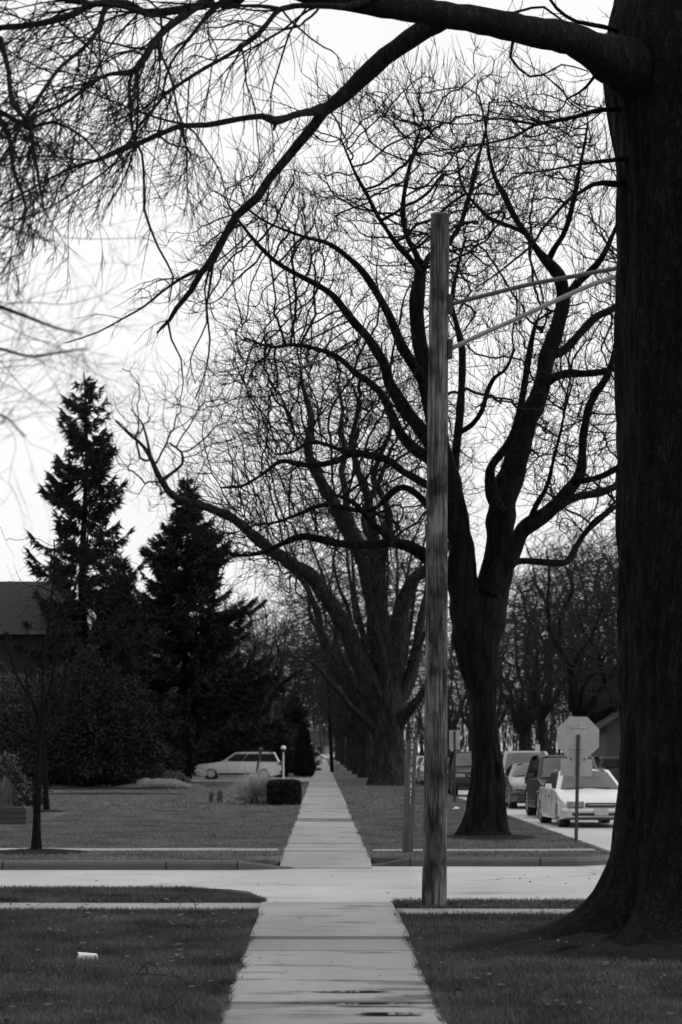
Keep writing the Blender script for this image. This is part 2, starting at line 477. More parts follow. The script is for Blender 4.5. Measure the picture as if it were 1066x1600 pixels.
# near-left lawn (to the left of the sidewalk), near-right lawn, far block, lawns across the side street
WL, WR = -.63, .75
def lawn(name, poly, m=M_GRASS):
    return struct(MB().prism(poly, -.15, 0.0).build(name, m))
nl = [(-60, -20), (WL, -20), (WL, 25.3)] + [(-.72, 26.1), (-.85, 26.9), (-1.1, 27.35), (-1.6, 27.5)] + [(-60, 27.5)]
nr_ = [(WR, -20), (4.7, -20), (4.7, 21.5)] + arc(3.4, 23.6, 1.3, 0, 90, 8)[1:] + [(2.4, 24.95), (WR, 25.15)]
KF0, KF1 = 34.15, 35.2
fl = [(-60, KF0), (-1.25, KF0), (-1.0, 34.3), (-.8, 34.7), (WL, 35.3), (WL, 420), (-60, 420)]
fr = [(WR, 35.6), (.95, 35.25), (1.35, KF1)] + [(3.3, KF1)] + arc(3.4, 36.5, 1.3, -90, 0, 8)[1:] + [(4.7, 420), (WR, 420)]
lawn('lawn', nl); lawn('lawn', nr_); lawn('lawn', fl); lawn('lawn', fr)
lawn('lawn', [(15.5, 36.5), (120, 36.5), (120, 420), (15.5, 420)])
lawn('lawn', [(15.5, -20), (120, -20), (120, 24.5), (15.5, 24.5)])
sheet('cross_street', [(-120, 24.0), (120, 21.0), (120, 37.5), (-120, 37.5)], -.125, M_ROAD)
sheet('side_street', [(4.0, -20), (15.8, -20), (15.8, 900), (4.0, 900)], -.121, M_ROAD)
sheet('far_street', [(-90, 420), (90, 420), (90, 431), (-90, 431)], -.118, M_ROAD)

def kerb(path, w=.15, top=.008, bot=-.14, gap=2.6):
    """rounded kerb swept along a path, cut into lengths with open joints"""
    pts = catmull([(p[0], p[1], 0) for p in path], .12)
    prof = [(0, bot), (0, -.045), (.012, -.018), (.035, top - .006), (.06, top), (w, top), (w, bot)]
    seglen = np.concatenate([[0], np.cumsum(np.linalg.norm(np.diff(pts, axis=0), axis=1))])
    mb = MB(); total = seglen[-1]; s0 = 0
    while s0 < total - .05:
        s1 = min(total, s0 + gap * random.uniform(.9, 1.1)); idx = np.linspace(s0 + .008, s1 - .008, max(2, int((s1 - s0) / .25)))
        V = []; dz = random.uniform(-.006, .006)
        for s in idx:
            x = np.interp(s, seglen, pts[:, 0]); y = np.interp(s, seglen, pts[:, 1])
            x2 = np.interp(min(s + .05, total), seglen, pts[:, 0]); y2 = np.interp(min(s + .05, total), seglen, pts[:, 1])
            x1 = np.interp(max(s - .05, 0), seglen, pts[:, 0]); y1 = np.interp(max(s - .05, 0), seglen, pts[:, 1])
            tx, ty = x2 - x1, y2 - y1; l = math.hypot(tx, ty) + 1e-9; nx_, ny_ = -ty / l, tx / l
            hz = 1.0
            for a, b in prof: V.append((x + nx_ * a, y + ny_ * a, (b + dz) if b > -.1 else b))
        k = len(prof); FS = []
        for i in range(len(idx) - 1):
            for j in range(k - 1): FS.append((i * k + j, (i + 1) * k + j, (i + 1) * k + j + 1, i * k + j + 1))
        FS.append(tuple(range(k))); FS.append(tuple((len(idx) - 1) * k + j for j in range(k - 1, -1, -1)))
        mb.add(V, FS); s0 = s1
    return struct(mb.build('kerb', M_KERB))
# face to the street; path direction puts the kerb body on the left-hand side
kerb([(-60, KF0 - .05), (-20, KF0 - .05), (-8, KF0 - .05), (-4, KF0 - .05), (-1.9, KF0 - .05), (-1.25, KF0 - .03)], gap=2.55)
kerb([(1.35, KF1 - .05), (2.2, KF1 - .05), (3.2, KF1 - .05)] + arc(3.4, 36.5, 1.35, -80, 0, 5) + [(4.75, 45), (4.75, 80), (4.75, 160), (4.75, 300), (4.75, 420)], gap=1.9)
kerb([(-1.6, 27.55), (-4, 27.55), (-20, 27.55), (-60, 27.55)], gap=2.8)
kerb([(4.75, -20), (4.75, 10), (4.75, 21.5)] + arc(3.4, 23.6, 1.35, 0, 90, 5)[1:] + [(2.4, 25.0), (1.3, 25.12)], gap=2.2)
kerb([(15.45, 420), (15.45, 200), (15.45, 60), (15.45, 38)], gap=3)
# ramp ends of the kerb: low tapered pieces
def taper_kerb(x0, x1, y0, y1, z0=.004, z1=-.10):
    mb = MB(); n = 8; V = []
    for i in range(n + 1):
        f = i / n; x = x0 + (x1 - x0) * f; y = y0 + (y1 - y0) * f; z = z0 + (z1 - z0) * (f * f * (3 - 2 * f))
        V += [(x, y - .05, -.14), (x, y - .05, z - .03), (x, y, z), (x, y + .15, z), (x, y + .15, -.14)]
    FS = []
    for i in range(n):
        for j in range(4): FS.append((i * 5 + j, (i + 1) * 5 + j, (i + 1) * 5 + j + 1, i * 5 + j + 1))
    FS.append((0, 1, 2, 3, 4)); FS.append(tuple(n * 5 + j for j in (4, 3, 2, 1, 0)))
    return struct(mb.add(V, FS).build('kerb', M_KERB))
taper_kerb(-1.24, -.45, KF0, 34.45); taper_kerb(1.34, .72, KF1, 35.25)

# sidewalk slabs: separate slabs with open joints, slightly out of level
def slabs(name, x0, x1, ys, m, zt=.012, skew=0.0):
    mb = MB()
    for a, b in zip(ys[:-1], ys[1:]):
        g = .013; t0 = zt + random.uniform(-.007, .011); t1 = zt + random.uniform(-.007, .011); jx = random.uniform(-.012, .012)
        V = [(x0 + jx, a + g, -.05), (x1 + jx, a + g, -.05), (x1 + jx, b - g, -.05), (x0 + jx, b - g, -.05),
             (x0 + jx, a + g, t0), (x1 + jx, a + g, t0 + random.uniform(-.004, .004)), (x1 + jx, b - g, t1), (x0 + jx, b - g, t1)]
        mb.add(V, [(3, 2, 1, 0), (4, 5, 6, 7), (0, 1, 5, 4), (1, 2, 6, 5), (2, 3, 7, 6), (3, 0, 4, 7)])
    o = mb.build(name, m); bevel(o, .006, 2); return struct(o)
ys = [-3 + 1.38 * i for i in range(14)] + [18.72]
ys = [y for y in ys if y <= 18.3] + [18.72]
slabs('sidewalk', WL, WR, ys, M_WALK)
slabs('sidewalk', WL, WR, [18.72, 19.8], M_WALKD, zt=.03)
slabs('sidewalk', WL, WR, [19.8, 21.3, 22.9, 24.3], M_WALK, zt=.044)
# near ramp down to the street, and far ramp up
def ramp(y0, z0, y1, z1, m=M_WALK, x0=WL, x1=WR):
    return struct(MB().add([(x0, y0, -.15), (x1, y0, -.15), (x1, y1, -.15), (x0, y1, -.15), (x0, y0, z0), (x1, y0, z0), (x1, y1, z1), (x0, y1, z1)],
                           [(3, 2, 1, 0), (4, 5, 6, 7), (0, 1, 5, 4), (1, 2, 6, 5), (2, 3, 7, 6), (3, 0, 4, 7)]).build('sidewalk_ramp', m))
ramp(24.31, .040, 25.4, -.10); ramp(34.5, -.11, 35.9, .008)
ys = [35.91]
while ys[-1] < 405: ys.append(ys[-1] + (1.5 if ys[-1] < 130 else 4.5))
i0 = [i for i, y in enumerate(ys) if y > 51.8][0]
slabs('sidewalk', WL, WR, ys[:i0 + 1], M_WALK)
slabs('sidewalk', WL, WR, ys[i0:i0 + 3], concrete_mat('dark_slab_smooth', .045, rough=(.2, .3), dark=.8), zt=-.004)  # short run of slabs in a much darker, smoother concrete
slabs('sidewalk', WL, WR, ys[i0 + 2:], M_WALK)
def puddle(cx, cy, rx, ry, seed, z, m):
    V = [(cx, cy, z)]
    for k in range(48):
        th = 6.2832 * k / 48; e = 1 + .35 * noise.noise(Vector((math.cos(th) * 1.5, math.sin(th) * 1.5, seed))) + .2 * noise.noise(Vector((math.cos(th) * 4, math.sin(th) * 4, seed)))
        V.append((cx + rx * e * math.cos(th), cy + ry * e * math.sin(th), z))
    return struct(MB().add(V, [(0, 1 + k, 1 + (k + 1) % 48) for k in range(48)]).build('puddle' if m is M_WATER else 'damp_patch', m))
M_CRACK = mat('crack_dark', .015, .2, 9)
ckm = MB()
for (x, y, a, L_) in ((-.55, 17.4, .6, .9), (.1, 21.9, 1.9, .8), (-.3, 38.6, .4, 1.0), (.6, 15.2, 2.4, .6), (-.2, 46, 1.2, 1.3), (.2, 57, .2, 1.0), (-2.6, 29.2, .9, 3.6), (1.8, 31.2, .35, 3.8)):
    z = (.0245 if y < 18 or y > 30 else .057) if abs(x) < .7 else -.1195; P_ = []; n_ = 26; w_ = .004 if abs(x) < .7 else .009
    for q in range(n_):
        a += random.gauss(0, .28); x += math.cos(a) * L_ / n_; y += math.sin(a) * L_ / n_
        if abs(x) > .73 and z > 0: break
        ww = w_ * random.uniform(.4, 1.3); P_ += [(x - math.sin(a) * ww, y + math.cos(a) * ww, z), (x + math.sin(a) * ww, y - math.cos(a) * ww, z)]
    if len(P_) > 4: ckm.add(P_, [(2 * i, 2 * i + 1, 2 * i + 3, 2 * i + 2) for i in range(len(P_) // 2 - 1)])
struct(ckm.build('pavement_cracks', M_CRACK))
M_WATER = mat('standing_water', .012, .2, 6, rough=.04, spec=.5)
for i, (cx, cy, rx, ry) in enumerate([(.2, 15.5, .26, .05), (.35, 14.75, .30, .05), (.42, 14.2, .22, .07)]):
    puddle(cx, cy, rx, ry, i * 5.7 + 2, .026 + i * .0004, M_WATER)
# the cross walks, parallel to the street
def xwalk(x0, x1, y0, y1, y0b=None, y1b=None):
    mb = MB(); x = x0
    while x < x1 - .05:
        xe = min(x + 1.5, x1); f0 = (x - x0) / (x1 - x0); f1 = (xe - x0) / (x1 - x0)
        a0 = y0 + ((y0b or y0) - y0) * f0; a1 = y0 + ((y0b or y0) - y0) * f1; b0 = y1 + ((y1b or y1) - y1) * f0; b1 = y1 + ((y1b or y1) - y1) * f1
        z = .014 + random.uniform(-.004, .004)
        V = [(x + .006, a0, -.05), (xe - .006, a1, -.05), (xe - .006, b1, -.05), (x + .006, b0, -.05), (x + .006, a0, z), (xe - .006, a1, z), (xe - .006, b1, z), (x + .006, b0, z)]
        mb.add(V, [(3, 2, 1, 0), (4, 5, 6, 7), (0, 1, 5, 4), (1, 2, 6, 5), (2, 3, 7, 6), (3, 0, 4, 7)]); x = xe
    return struct(mb.build('sidewalk', M_WALK))
xwalk(-30, WL - .01, 23.95, 25.0, 23.6, 24.65); xwalk(WR + .01, 4.0, 23.05, 23.85, 22.9, 23.7)
xwalk(-30, WL - .01, 38.3, 39.3, 37.5, 38.3); xwalk(WR + .01, 4.5, 37.3, 38.0, 37.6, 38.3)

# driveway by the wagon
drv = [(-14, 121), (WL - .02, 121), (WL - .02, 136), (-14, 138)]
struct(MB().prism(drv, -.05, .016).build('driveway', M_WALK))
struct(MB().prism([(-14, 156), (WL - .02, 156), (WL - .02, 161), (-14, 162)], -.05, .016).build('driveway', M_WALK))

# ------------------------------------------------------------------ grass blades
BEDS = [(3.0, 19.15, 1.75, 1.4), ((762 - VX) / F * 43.7, 43.4, .95, 1.8), ((58 - VX) / F * 37.1, 37.0, .95, 1.0), ((72 - VX) / F * 61.9, 61.8, .55, .8), ((150 - VX) / F * 97, 97.5, 4.2, 3.0), ((170 - VX) / F * 88, 86, 3.4, 1.5)]
NLP = None
def blades(name, n, area, h=(.025, .055), w=.004, m=M_BLADE, keep=None, z=0.0, lean=.5):
    x0, x1, y0, y1 = area; X = NR.uniform(x0, x1, n); Y = NR.uniform(y0, y1, n)
    if keep is not None:
        k = keep(X, Y); X = X[k]; Y = Y[k]
    if name == 'grass' and not callable(z):
        k = np.ones(len(X), bool)
        for bx, by, ra, rb in BEDS: k &= ((X - bx) / ra) ** 2 + ((Y - by) / rb) ** 2 > NR.uniform(.75, 1.0, len(X))
        X = X[k]; Y = Y[k]
    n = len(X); H = NR.uniform(h[0], h[1], n); A = NR.uniform(0, 6.283, n); Wd = w * NR.uniform(.6, 1.4, n)
    dx = np.cos(A) * Wd; dy = np.sin(A) * Wd; lx = NR.normal(0, lean, n) * H; ly = NR.normal(0, lean, n) * H
    zz = np.full(n, z) if np.isscalar(z) else z(X, Y)
    V = np.empty((n, 3, 3)); V[:, 0] = np.stack([X - dx, Y - dy, zz - .005], 1); V[:, 1] = np.stack([X + dx, Y + dy, zz - .005], 1)
    V[:, 2] = np.stack([X + lx, Y + ly, zz + H], 1)
    o = link(name, mk_mesh(name, V.reshape(-1, 3), np.arange(3 * n).reshape(-1, 3)), m); o['kind'] = 'stuff'; return o
def patchy(X, Y, s=1.0):
    return np.array([noise.noise(Vector((x * s, y * s, 0))) for x, y in zip(X[:1], Y[:1])])
def k_nl(X, Y):
    e = WL + .03 * np.sin(Y * 7) + .02 * np.sin(Y * 23)
    return (X < e) & ~((Y > 23.65) & (Y < 24.95) & (X < WL)) & (Y < 27.5 - .02 - np.clip((X + 1.75) / 1.12, 0, 1) ** 1.6 * 2.1)
def k_nr(X, Y):
    e = WR - .03 * np.sin(Y * 5) - .02 * np.sin(Y * 19)
    return (X > e) & ~((Y > 22.95) & (Y < 23.9)) & (((X - 3.15) ** 2 + (Y - 19.3) ** 2) > 2.2)
blades('grass', 280000, (-4.8, WL + .05, 12.6, 27.45), keep=k_nl, h=(.02, .06))
blades('grass', 230000, (WR - .05, 4.65, 12.6, 25.1), keep=k_nr, h=(.02, .06))
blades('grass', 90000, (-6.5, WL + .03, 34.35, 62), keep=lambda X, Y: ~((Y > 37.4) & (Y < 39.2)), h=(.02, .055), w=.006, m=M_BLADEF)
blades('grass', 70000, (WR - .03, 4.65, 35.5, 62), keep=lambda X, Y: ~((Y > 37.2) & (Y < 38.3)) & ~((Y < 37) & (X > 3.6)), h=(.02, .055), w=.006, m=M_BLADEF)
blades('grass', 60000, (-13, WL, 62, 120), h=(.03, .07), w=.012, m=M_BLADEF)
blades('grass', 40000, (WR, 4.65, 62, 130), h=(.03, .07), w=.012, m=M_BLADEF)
for xe, sg in ((WL, -1), (WR, 1)):
    blades('grass', 9000, (xe - .05 - .01 * sg, xe + .05 - .01 * sg, 13.4, 24.8), h=(.03, .085), w=.004, keep=lambda X, Y, xe=xe, sg=sg: ((X - xe) * sg > -.02 * np.maximum(0, np.sin(Y * 2.3) + np.sin(Y * 5.1 + 1) + .6 * np.sin(Y * 11)) - .0) & ~((Y > 22.95) & (Y < 24.9)))
    blades('grass', 7000, (xe - .06, xe + .06, 36, 66), h=(.03, .08), w=.006, keep=lambda X, Y, xe=xe, sg=sg: (X - xe) * sg > -.025 * np.maximum(0, np.sin(Y * 1.3) + np.sin(Y * 3.1)), m=M_BLADEF)

def k_tuft(X, Y): return np.array([noise.noise(Vector((x * 2.2, y * 1.6, 3))) > .12 for x, y in zip(X, Y)]) & ~((X > WL - .03) & (X < WR + .03)) & ~((Y > 22.9) & (Y < 24.95)) & (Y < 26.8 - 2 * (X > -1.2)) & (((X - 3.0) / 1.8) ** 2 + ((Y - 19.15) / 1.5) ** 2 > 1)
blades('grass', 60000, (-4.8, 4.6, 12.6, 26.8), keep=k_tuft, h=(.04, .095), w=.0045, m=mat('coarse_tufts', .01, v2=.11, scale=5, rough=.8, spec=.1))
# fallen leaves, clods: scattered litter nobody would count
def litter(name, n, area, s=(.02, .05), m=None, z=.006, keep=None):
    x0, x1, y0, y1 = area; V = []; FS = []
    for _ in range(n):
        x = random.uniform(x0, x1); y = random.uniform(y0, y1)
        if keep and not keep(x, y): continue
        r = random.uniform(*s); a = random.uniform(0, 6.28); b = len(V); k = 5
        V.append((x, y, z + r * .5))
        for j in range(k):
            th = a + j * 6.283 / k; rr = r * random.uniform(.5, 1.1); V.append((x + rr * math.cos(th), y + rr * math.sin(th), z + r * random.uniform(0, .7)))
        for j in range(k): FS.append((b, b + 1 + j, b + 1 + (j + 1) % k))
    o = MB().add(V, FS).build(name, m); o['kind'] = 'stuff'; return o
M_LEAF = mat('dead_leaf', .02, v2=.06, scale=20, rough=.7)
M_LEAFP = mat('pale_dead_leaf', .25, .3, 20, rough=.6)
litter('fallen_leaves', 480, (-4, 4.5, 13.4, 25), m=M_LEAF, s=(.015, .042), z=.035, keep=lambda x, y: not (WL < x < WR))
litter('fallen_leaves', 140, (-4, 4.5, 13.4, 24.5), m=mat('tan_leaf', .12, .4, 20), s=(.006, .02), z=.03, keep=lambda x, y: not (WL < x < WR))
litter('fallen_leaves', 330, (-8, 4.6, 35.5, 75), m=M_LEAF, s=(.02, .055), keep=lambda x, y: not (WL < x < WR))
litter('fallen_leaves', 30, (.8, 4.0, 15.8, 22), m=M_LEAFP, s=(.01, .02))
litter('street_debris', 60, (-5, 4, 25.6, 33.8), m=M_LEAF, s=(.012, .03), z=-.12)
litter('street_debris', 70, (WL, WR, 15.8, 25), m=M_LEAF, s=(.005, .014), z=.02)

# ================================================================== BIG NEAR TREE (right edge)
BT = thing('street_tree', 'massive dark tree with flaring roots, its limb arching over the near sidewalk', 'tree')
TX, TY = 3.16, 19.3
zs = np.concatenate([np.linspace(-.12, 1.2, 40), np.linspace(1.25, 9.5, 120)])
C = np.array([(TX + .03 * math.sin(z * .9), TY, z) for z in zs])
R = np.array([.665 - .004 * z + (.14 * math.exp(-((z - 7.4) / .7) ** 2)) for z in zs])
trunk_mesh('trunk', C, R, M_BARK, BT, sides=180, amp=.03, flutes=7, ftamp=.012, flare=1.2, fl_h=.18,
           lobes=[(3.3, 1.15, .4), (4.1, .85, .28), (2.6, .7, .3), (5.1, .8, .3), (5.9, .7, .3), (1.0, .6, .4), (0.1, .7, .3)], seed=3, fine=.05)
# leader above the frame, so the tree goes on when seen from elsewhere
big = []
def BL(pts, d0, d1=None, nm='limb', step=.1, jit=.03, par=BT, mt=None, add=True, sides=14):
    X, R = trace(pts, d0, d1, step, jit)
    V, FQ = tubes_arrays([(X, R)], sides)
    # knobbly bark on the limb
    ph = random.random() * 50
    if max(R) > .02:
        rings = len(X); Vr = V.reshape(rings, sides, 3)
        for i in range(rings):
            for k in range(sides):
                nn = noise.noise(Vector(Vr[i, k] * (1.2 / max(R[i], .03)) * .5 + ph)); Vr[i, k] = X[i] + (Vr[i, k] - X[i]) * (1 + .16 * nn)
        V = Vr.reshape(-1, 3)
    link(nm, mk_mesh(nm, V, FQ, smooth=True), mt or M_BARK, par)
    if add: big.append((X, R))
    return X, R
BL([(1092, -190, 190), (1088, -330, 170), (1080, -600, 125), (1075, -900, 90), (1040, -1300, 60), (1060, -1700, 30)], 19.3, 19.0, add=False)
BL([(1090, -170, 120), (1150, -320, 100), (1230, -520, 75), (1330, -800, 45), (1400, -1100, 25)], 19.3, 21.0, add=False)
L1 = BL([(1085, 128, 120), (1035, 116, 104), (995, 106, 94), (965, 95, 80), (940, 80, 64), (908, 64, 52), (880, 57, 48), (833, 52, 45), (785, 42, 43), (733, 31, 41), (680, 22, 39), (633, 15, 37), (560, 3, 33), (480, -10, 28), (380, -32, 22), (250, -60, 17), (100, -90, 11)], 19.3, 16.0)
Q = BL([(700, 24, 34), (665, 44, 33), (640, 62, 31), (600, 88, 29), (560, 124, 26), (533, 150, 22), (505, 172, 19), (488, 198, 16), (465, 226, 15), (440, 256, 15), (420, 280, 13),
        (402, 308, 14), (368, 338, 13), (350, 368, 12), (332, 402, 12), (312, 425, 10), (296, 452, 9), (272, 482, 8), (262, 500, 6), (244, 520, 3)], 17.7, 16.6)
Q2 = BL([(503, 170, 18), (488, 174, 14), (470, 176, 11), (450, 184, 11), (430, 190, 14), (410, 183, 9), (370, 187, 9), (320, 197, 9), (285, 199, 8), (260, 208, 8), (228, 221, 8), (195, 232, 7), (150, 249, 6), (110, 262, 5), (55, 292, 4), (-10, 330, 3)], 17.3, 14.0)
BL([(430, 188, 9), (430, 197, 6), (427, 204, 3)], 16.9, step=.02, jit=0)
Q4 = BL([(308, 423, 7), (282, 436, 5), (252, 460, 4), (225, 482, 3.5), (190, 500, 3), (150, 520, 2.5), (100, 536, 2)], 16.7, 15.5)
Q5 = BL([(335, 395, 5), (330, 440, 4), (325, 480, 3.5), (330, 530, 3), (322, 580, 2.5), (305, 625, 1.6)], 16.8, 16.6)
Q6 = BL([(334, 400, 5), (318, 450, 3), (322, 500, 2.5), (300, 560, 2), (310, 600, 1.5)], 16.8, 16.4)
Q7 = BL([(262, 500, 4), (268, 530, 3), (282, 560, 2.5), (285, 600, 2), (275, 640, 1.4)], 16.6, 16.4)
N1 = BL([(330, -5, 14), (310, 8, 13), (285, 25, 12), (258, 45, 12), (235, 75, 11), (210, 108, 11), (175, 113, 6), (148, 127, 6), (108, 160, 5), (60, 182, 4), (5, 215, 3)], 16.3, 13.5)
N2 = BL([(208, 108, 6), (203, 130, 5), (205, 170, 5), (212, 215, 4), (225, 240, 4), (229, 290, 4), (229, 325, 4), (250, 385, 3.5), (272, 430, 3), (265, 470, 2)], 15.8, 15.6)
N3 = BL([(215, 105, 5), (214, 150, 4), (213, 200, 4), (205, 250, 3), (190, 290, 2.5), (165, 330, 2)], 15.8, 15.0)
N4 = BL([(590, -8, 13), (545, 12, 11), (500, 11, 9), (440, 13, 8), (400, 55, 7), (350, 90, 6), (320, 108, 6), (290, 128, 6), (262, 150, 5), (240, 175, 5), (215, 200, 4), (180, 250, 3.5), (130, 290, 3), (60, 330, 2.5), (0, 345, 2)], 16.8, 13.2)
N5 = BL([(330, 4, 14), (275, 18, 13), (232, 22, 12), (200, 6, 11), (145, 8, 11), (110, 24, 11), (60, 37, 10), (0, 44, 9), (-60, 46, 8)], 16.3, 13.5)
N6 = BL([(230, 22, 8), (190, 8, 7), (120, 4, 8), (60, -2, 8), (-40, 4, 7)], 15.5, 13.5)
N7 = BL([(165, 10, 9), (150, 50, 7), (120, 88, 6), (88, 120, 6), (50, 170, 6), (20, 220, 5), (-20, 280, 4)], 15.0, 12.2)
N8 = BL([(380, -20, 12), (340, 10, 10), (322, 30, 7), (300, 60, 5), (270, 100, 4), (255, 150, 3)], 16.5, 15.6)
N9 = BL([(0, 60, 10), (15, 110, 8), (22, 160, 8), (45, 190, 7), (52, 240, 6), (60, 290, 5), (70, 330, 3)], 13.0, 12.0)
N12 = BL([(-60, 180, 10), (0, 175, 8), (40, 200, 7), (80, 190, 5), (130, 215, 4), (170, 260, 3)], 13.5, 12.8)
N13 = BL([(-60, 90, 12), (-20, 150, 10), (15, 210, 8), (20, 260, 6), (40, 320, 5), (30, 380, 3)], 13.2, 12.0)
N10 = BL([(620, -2, 14), (640, -20, 16)], 17.5, step=.05, add=False)
N11 = BL([(345, 12, 10), (375, 0, 12), (395, -20, 14)], 16.5, add=False)
TB = [BL([(1010, 168, 8), (960, 172, 8), (930, 174, 7), (900, 183, 6.5), (862, 190, 6), (832, 196, 5), (808, 210, 4), (790, 216, 4), (760, 222, 3.5), (700, 230, 2.5), (640, 240, 1.5)], 19.25, 17.6, 'branch'),
      BL([(836, 194, 4.5), (810, 190, 4), (780, 186, 3), (738, 189, 2)], 18.4, 18.0, 'branch'),
      BL([(1010, 282, 10), (958, 286, 10), (940, 283, 9), (925, 285, 7), (905, 298, 6), (885, 312, 6), (860, 340, 5), (845, 356, 4.5), (830, 380, 4), (800, 405, 3.5), (770, 430, 3), (738, 452, 2)], 19.25, 17.8, 'branch'),
      BL([(1010, 246, 7), (955, 250, 7), (900, 258, 4), (850, 268, 3), (800, 272, 2)], 19.25, 18.2, 'branch'),
      BL([(935, 82, 6), (928, 122, 5), (905, 145, 4), (885, 155, 3), (870, 175, 2.5), (800, 165, 1.5)], 18.8, 18.2, 'branch'),
      BL([(804, 55, 6), (799, 88, 4), (812, 105, 4), (830, 118, 3.5), (850, 116, 3), (880, 100, 2.5), (920, 112, 2)], 18.2, 17.8, 'branch'),
      BL([(775, 40, 7), (790, 24, 6), (812, 17, 4), (850, 10, 4), (880, 30, 3), (920, 42, 2)], 18.3, 18.6, 'branch'),
      BL([(1015, 66, 8), (975, 50, 7), (940, 38, 7), (900, 30, 6), (870, 10, 5), (850, -15, 4)], 19.25, 18.6, 'branch')]
sp = []
for X, R in (N1, N5, N6): spray(sp, X, R, 3, (-.25, -.05, -.35), 1.25, .42, curl=.10)
for X, R in (N7, N9, N12, N13): spray(sp, X, R, 3, (-.3, -.05, -.25), 1.5, .42, curl=.12, rmin=.003)
for X, R in (N4, N8, N3): spray(sp, X, R, 2, (-.15, 0, -.45), 1.1, .4, curl=.10)
i_ = len(Q2[0]) * 2 // 5
spray(sp, Q2[0][i_:], Q2[1][i_:], 3, (-.4, -.1, -.3), 1.25, .5, curl=.10)
spray(sp, Q2[0][:i_], Q2[1][:i_], 2, (-.1, 0, .0), .5, .35, curl=.12)
j_ = len(Q[0]) * 2 // 3
spray(sp, Q[0][:j_], Q[1][:j_], 1, (-.1, 0, -.2), .35, .12)
spray(sp, Q[0][j_:], Q[1][j_:], 2, (-.2, 0, -.6), 1.0, .5)
for X, R in (Q4, Q5, Q6, Q7, N2): spray(sp, X, R, 2, (-.1, 0, -.5), .9, .35)
for X, R in TB: spray(sp, X, R, 2, (-.2, 0, .1), .9, .35, curl=.16)
spray(sp, L1[0][len(L1[0]) // 2:], L1[1][len(L1[0]) // 2:], 2, (-.1, 0, -.1), .8, .3)
spray(sp, L1[0][:len(L1[0]) // 2], L1[1][:len(L1[0]) // 2], 2, (0, 0, .3), .35, .25)
tubes_obj('crown', sp, SIDES, M_TWIG, BT)
print('near sprays', len(sp))

# mound of mulch, roots and turf round the big trunk
def mound(name, cx, cy, rx, ry, h, m, n=64, rings=14, label=None, z0=.004, seed=0, rough=.25):
    V = [(cx, cy, h)]; FS = []
    for j in range(1, rings + 1):
        f = j / rings
        for k in range(n):
            th = 6.2832 * k / n; e = 1 + .14 * noise.noise(Vector((math.cos(th) * 1.6, math.sin(th) * 1.6, seed))) + .04 * noise.noise(Vector((math.cos(th) * 7, math.sin(th) * 7, seed)))
            x = cx + rx * f * e * math.cos(th); y = cy + ry * f * e * math.sin(th)
            z = h * (1 - f ** 2) * (1 + rough * noise.noise(Vector((x * 4, y * 4, seed)))) + rough * .08 * (1 - f) * noise.noise(Vector((x * 14, y * 14, seed)))
            V.append((x, y, z0 * (1 if j < rings else -3) + z))
    for k in range(n): FS.append((0, 1 + k, 1 + (k + 1) % n))
    for j in range(rings - 1):
        for k in range(n):
            a = 1 + j * n + k; b = 1 + j * n + (k + 1) % n; FS.append((a, a + n, b + n, b))
    return struct(MB().add(V, FS).build(name, m, smooth=True))
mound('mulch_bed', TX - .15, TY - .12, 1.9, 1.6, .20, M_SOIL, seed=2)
def k_m(X, Y):
    r = ((X - TX) / 1.8) ** 2 + ((Y - TY) / 1.5) ** 2
    return (r < 1.1) & (NR.random(len(X)) < r ** 1.5)
blades('grass', 9000, (1.2, 5.0, 17.4, 21), keep=k_m, h=(.03, .08), w=.005, m=mat('matted_grass', .01, v2=.09, scale=4, rough=.8),
       z=lambda X, Y: .17 * np.clip(1 - ((X - TX) / 1.75) ** 2 - ((Y - TY) / 1.45) ** 2, 0, 1))
litter('fallen_leaves', 60, (1.7, 4.2, 17.9, 19.2), m=mat('straw_litter', .05, v2=.3, scale=30), s=(.006, .02), z=.12)
# surface roots
roots = []
for pts, w0 in (([(2.55, 19.2), (2.1, 19.0), (1.75, 18.85), (1.35, 18.8)], .13), ([(2.65, 18.9), (2.3, 18.5), (1.9, 18.25), (1.6, 18.2)], .10), ([(3.1, 18.6), (3.0, 18.2), (2.8, 17.9)], .09),
                ([(3.6, 18.7), (3.9, 18.3), (4.3, 18.0)], .10), ([(2.55, 19.6), (2.1, 19.9), (1.7, 20.1)], .1)):
    X = catmull([(p[0], p[1], .13 - .15 * i / (len(pts) - 1)) for i, p in enumerate(pts)], .06)
    X[:, 2] += .02 * np.sin(np.arange(len(X)) * .8 + w0 * 90); X[:, 1] += .03 * np.sin(np.arange(len(X)) * .35)
    roots.append((X, np.linspace(w0, .03, len(X))))
for r_ in roots: tubes_obj('root', [r_], 10, M_BARK, BT)

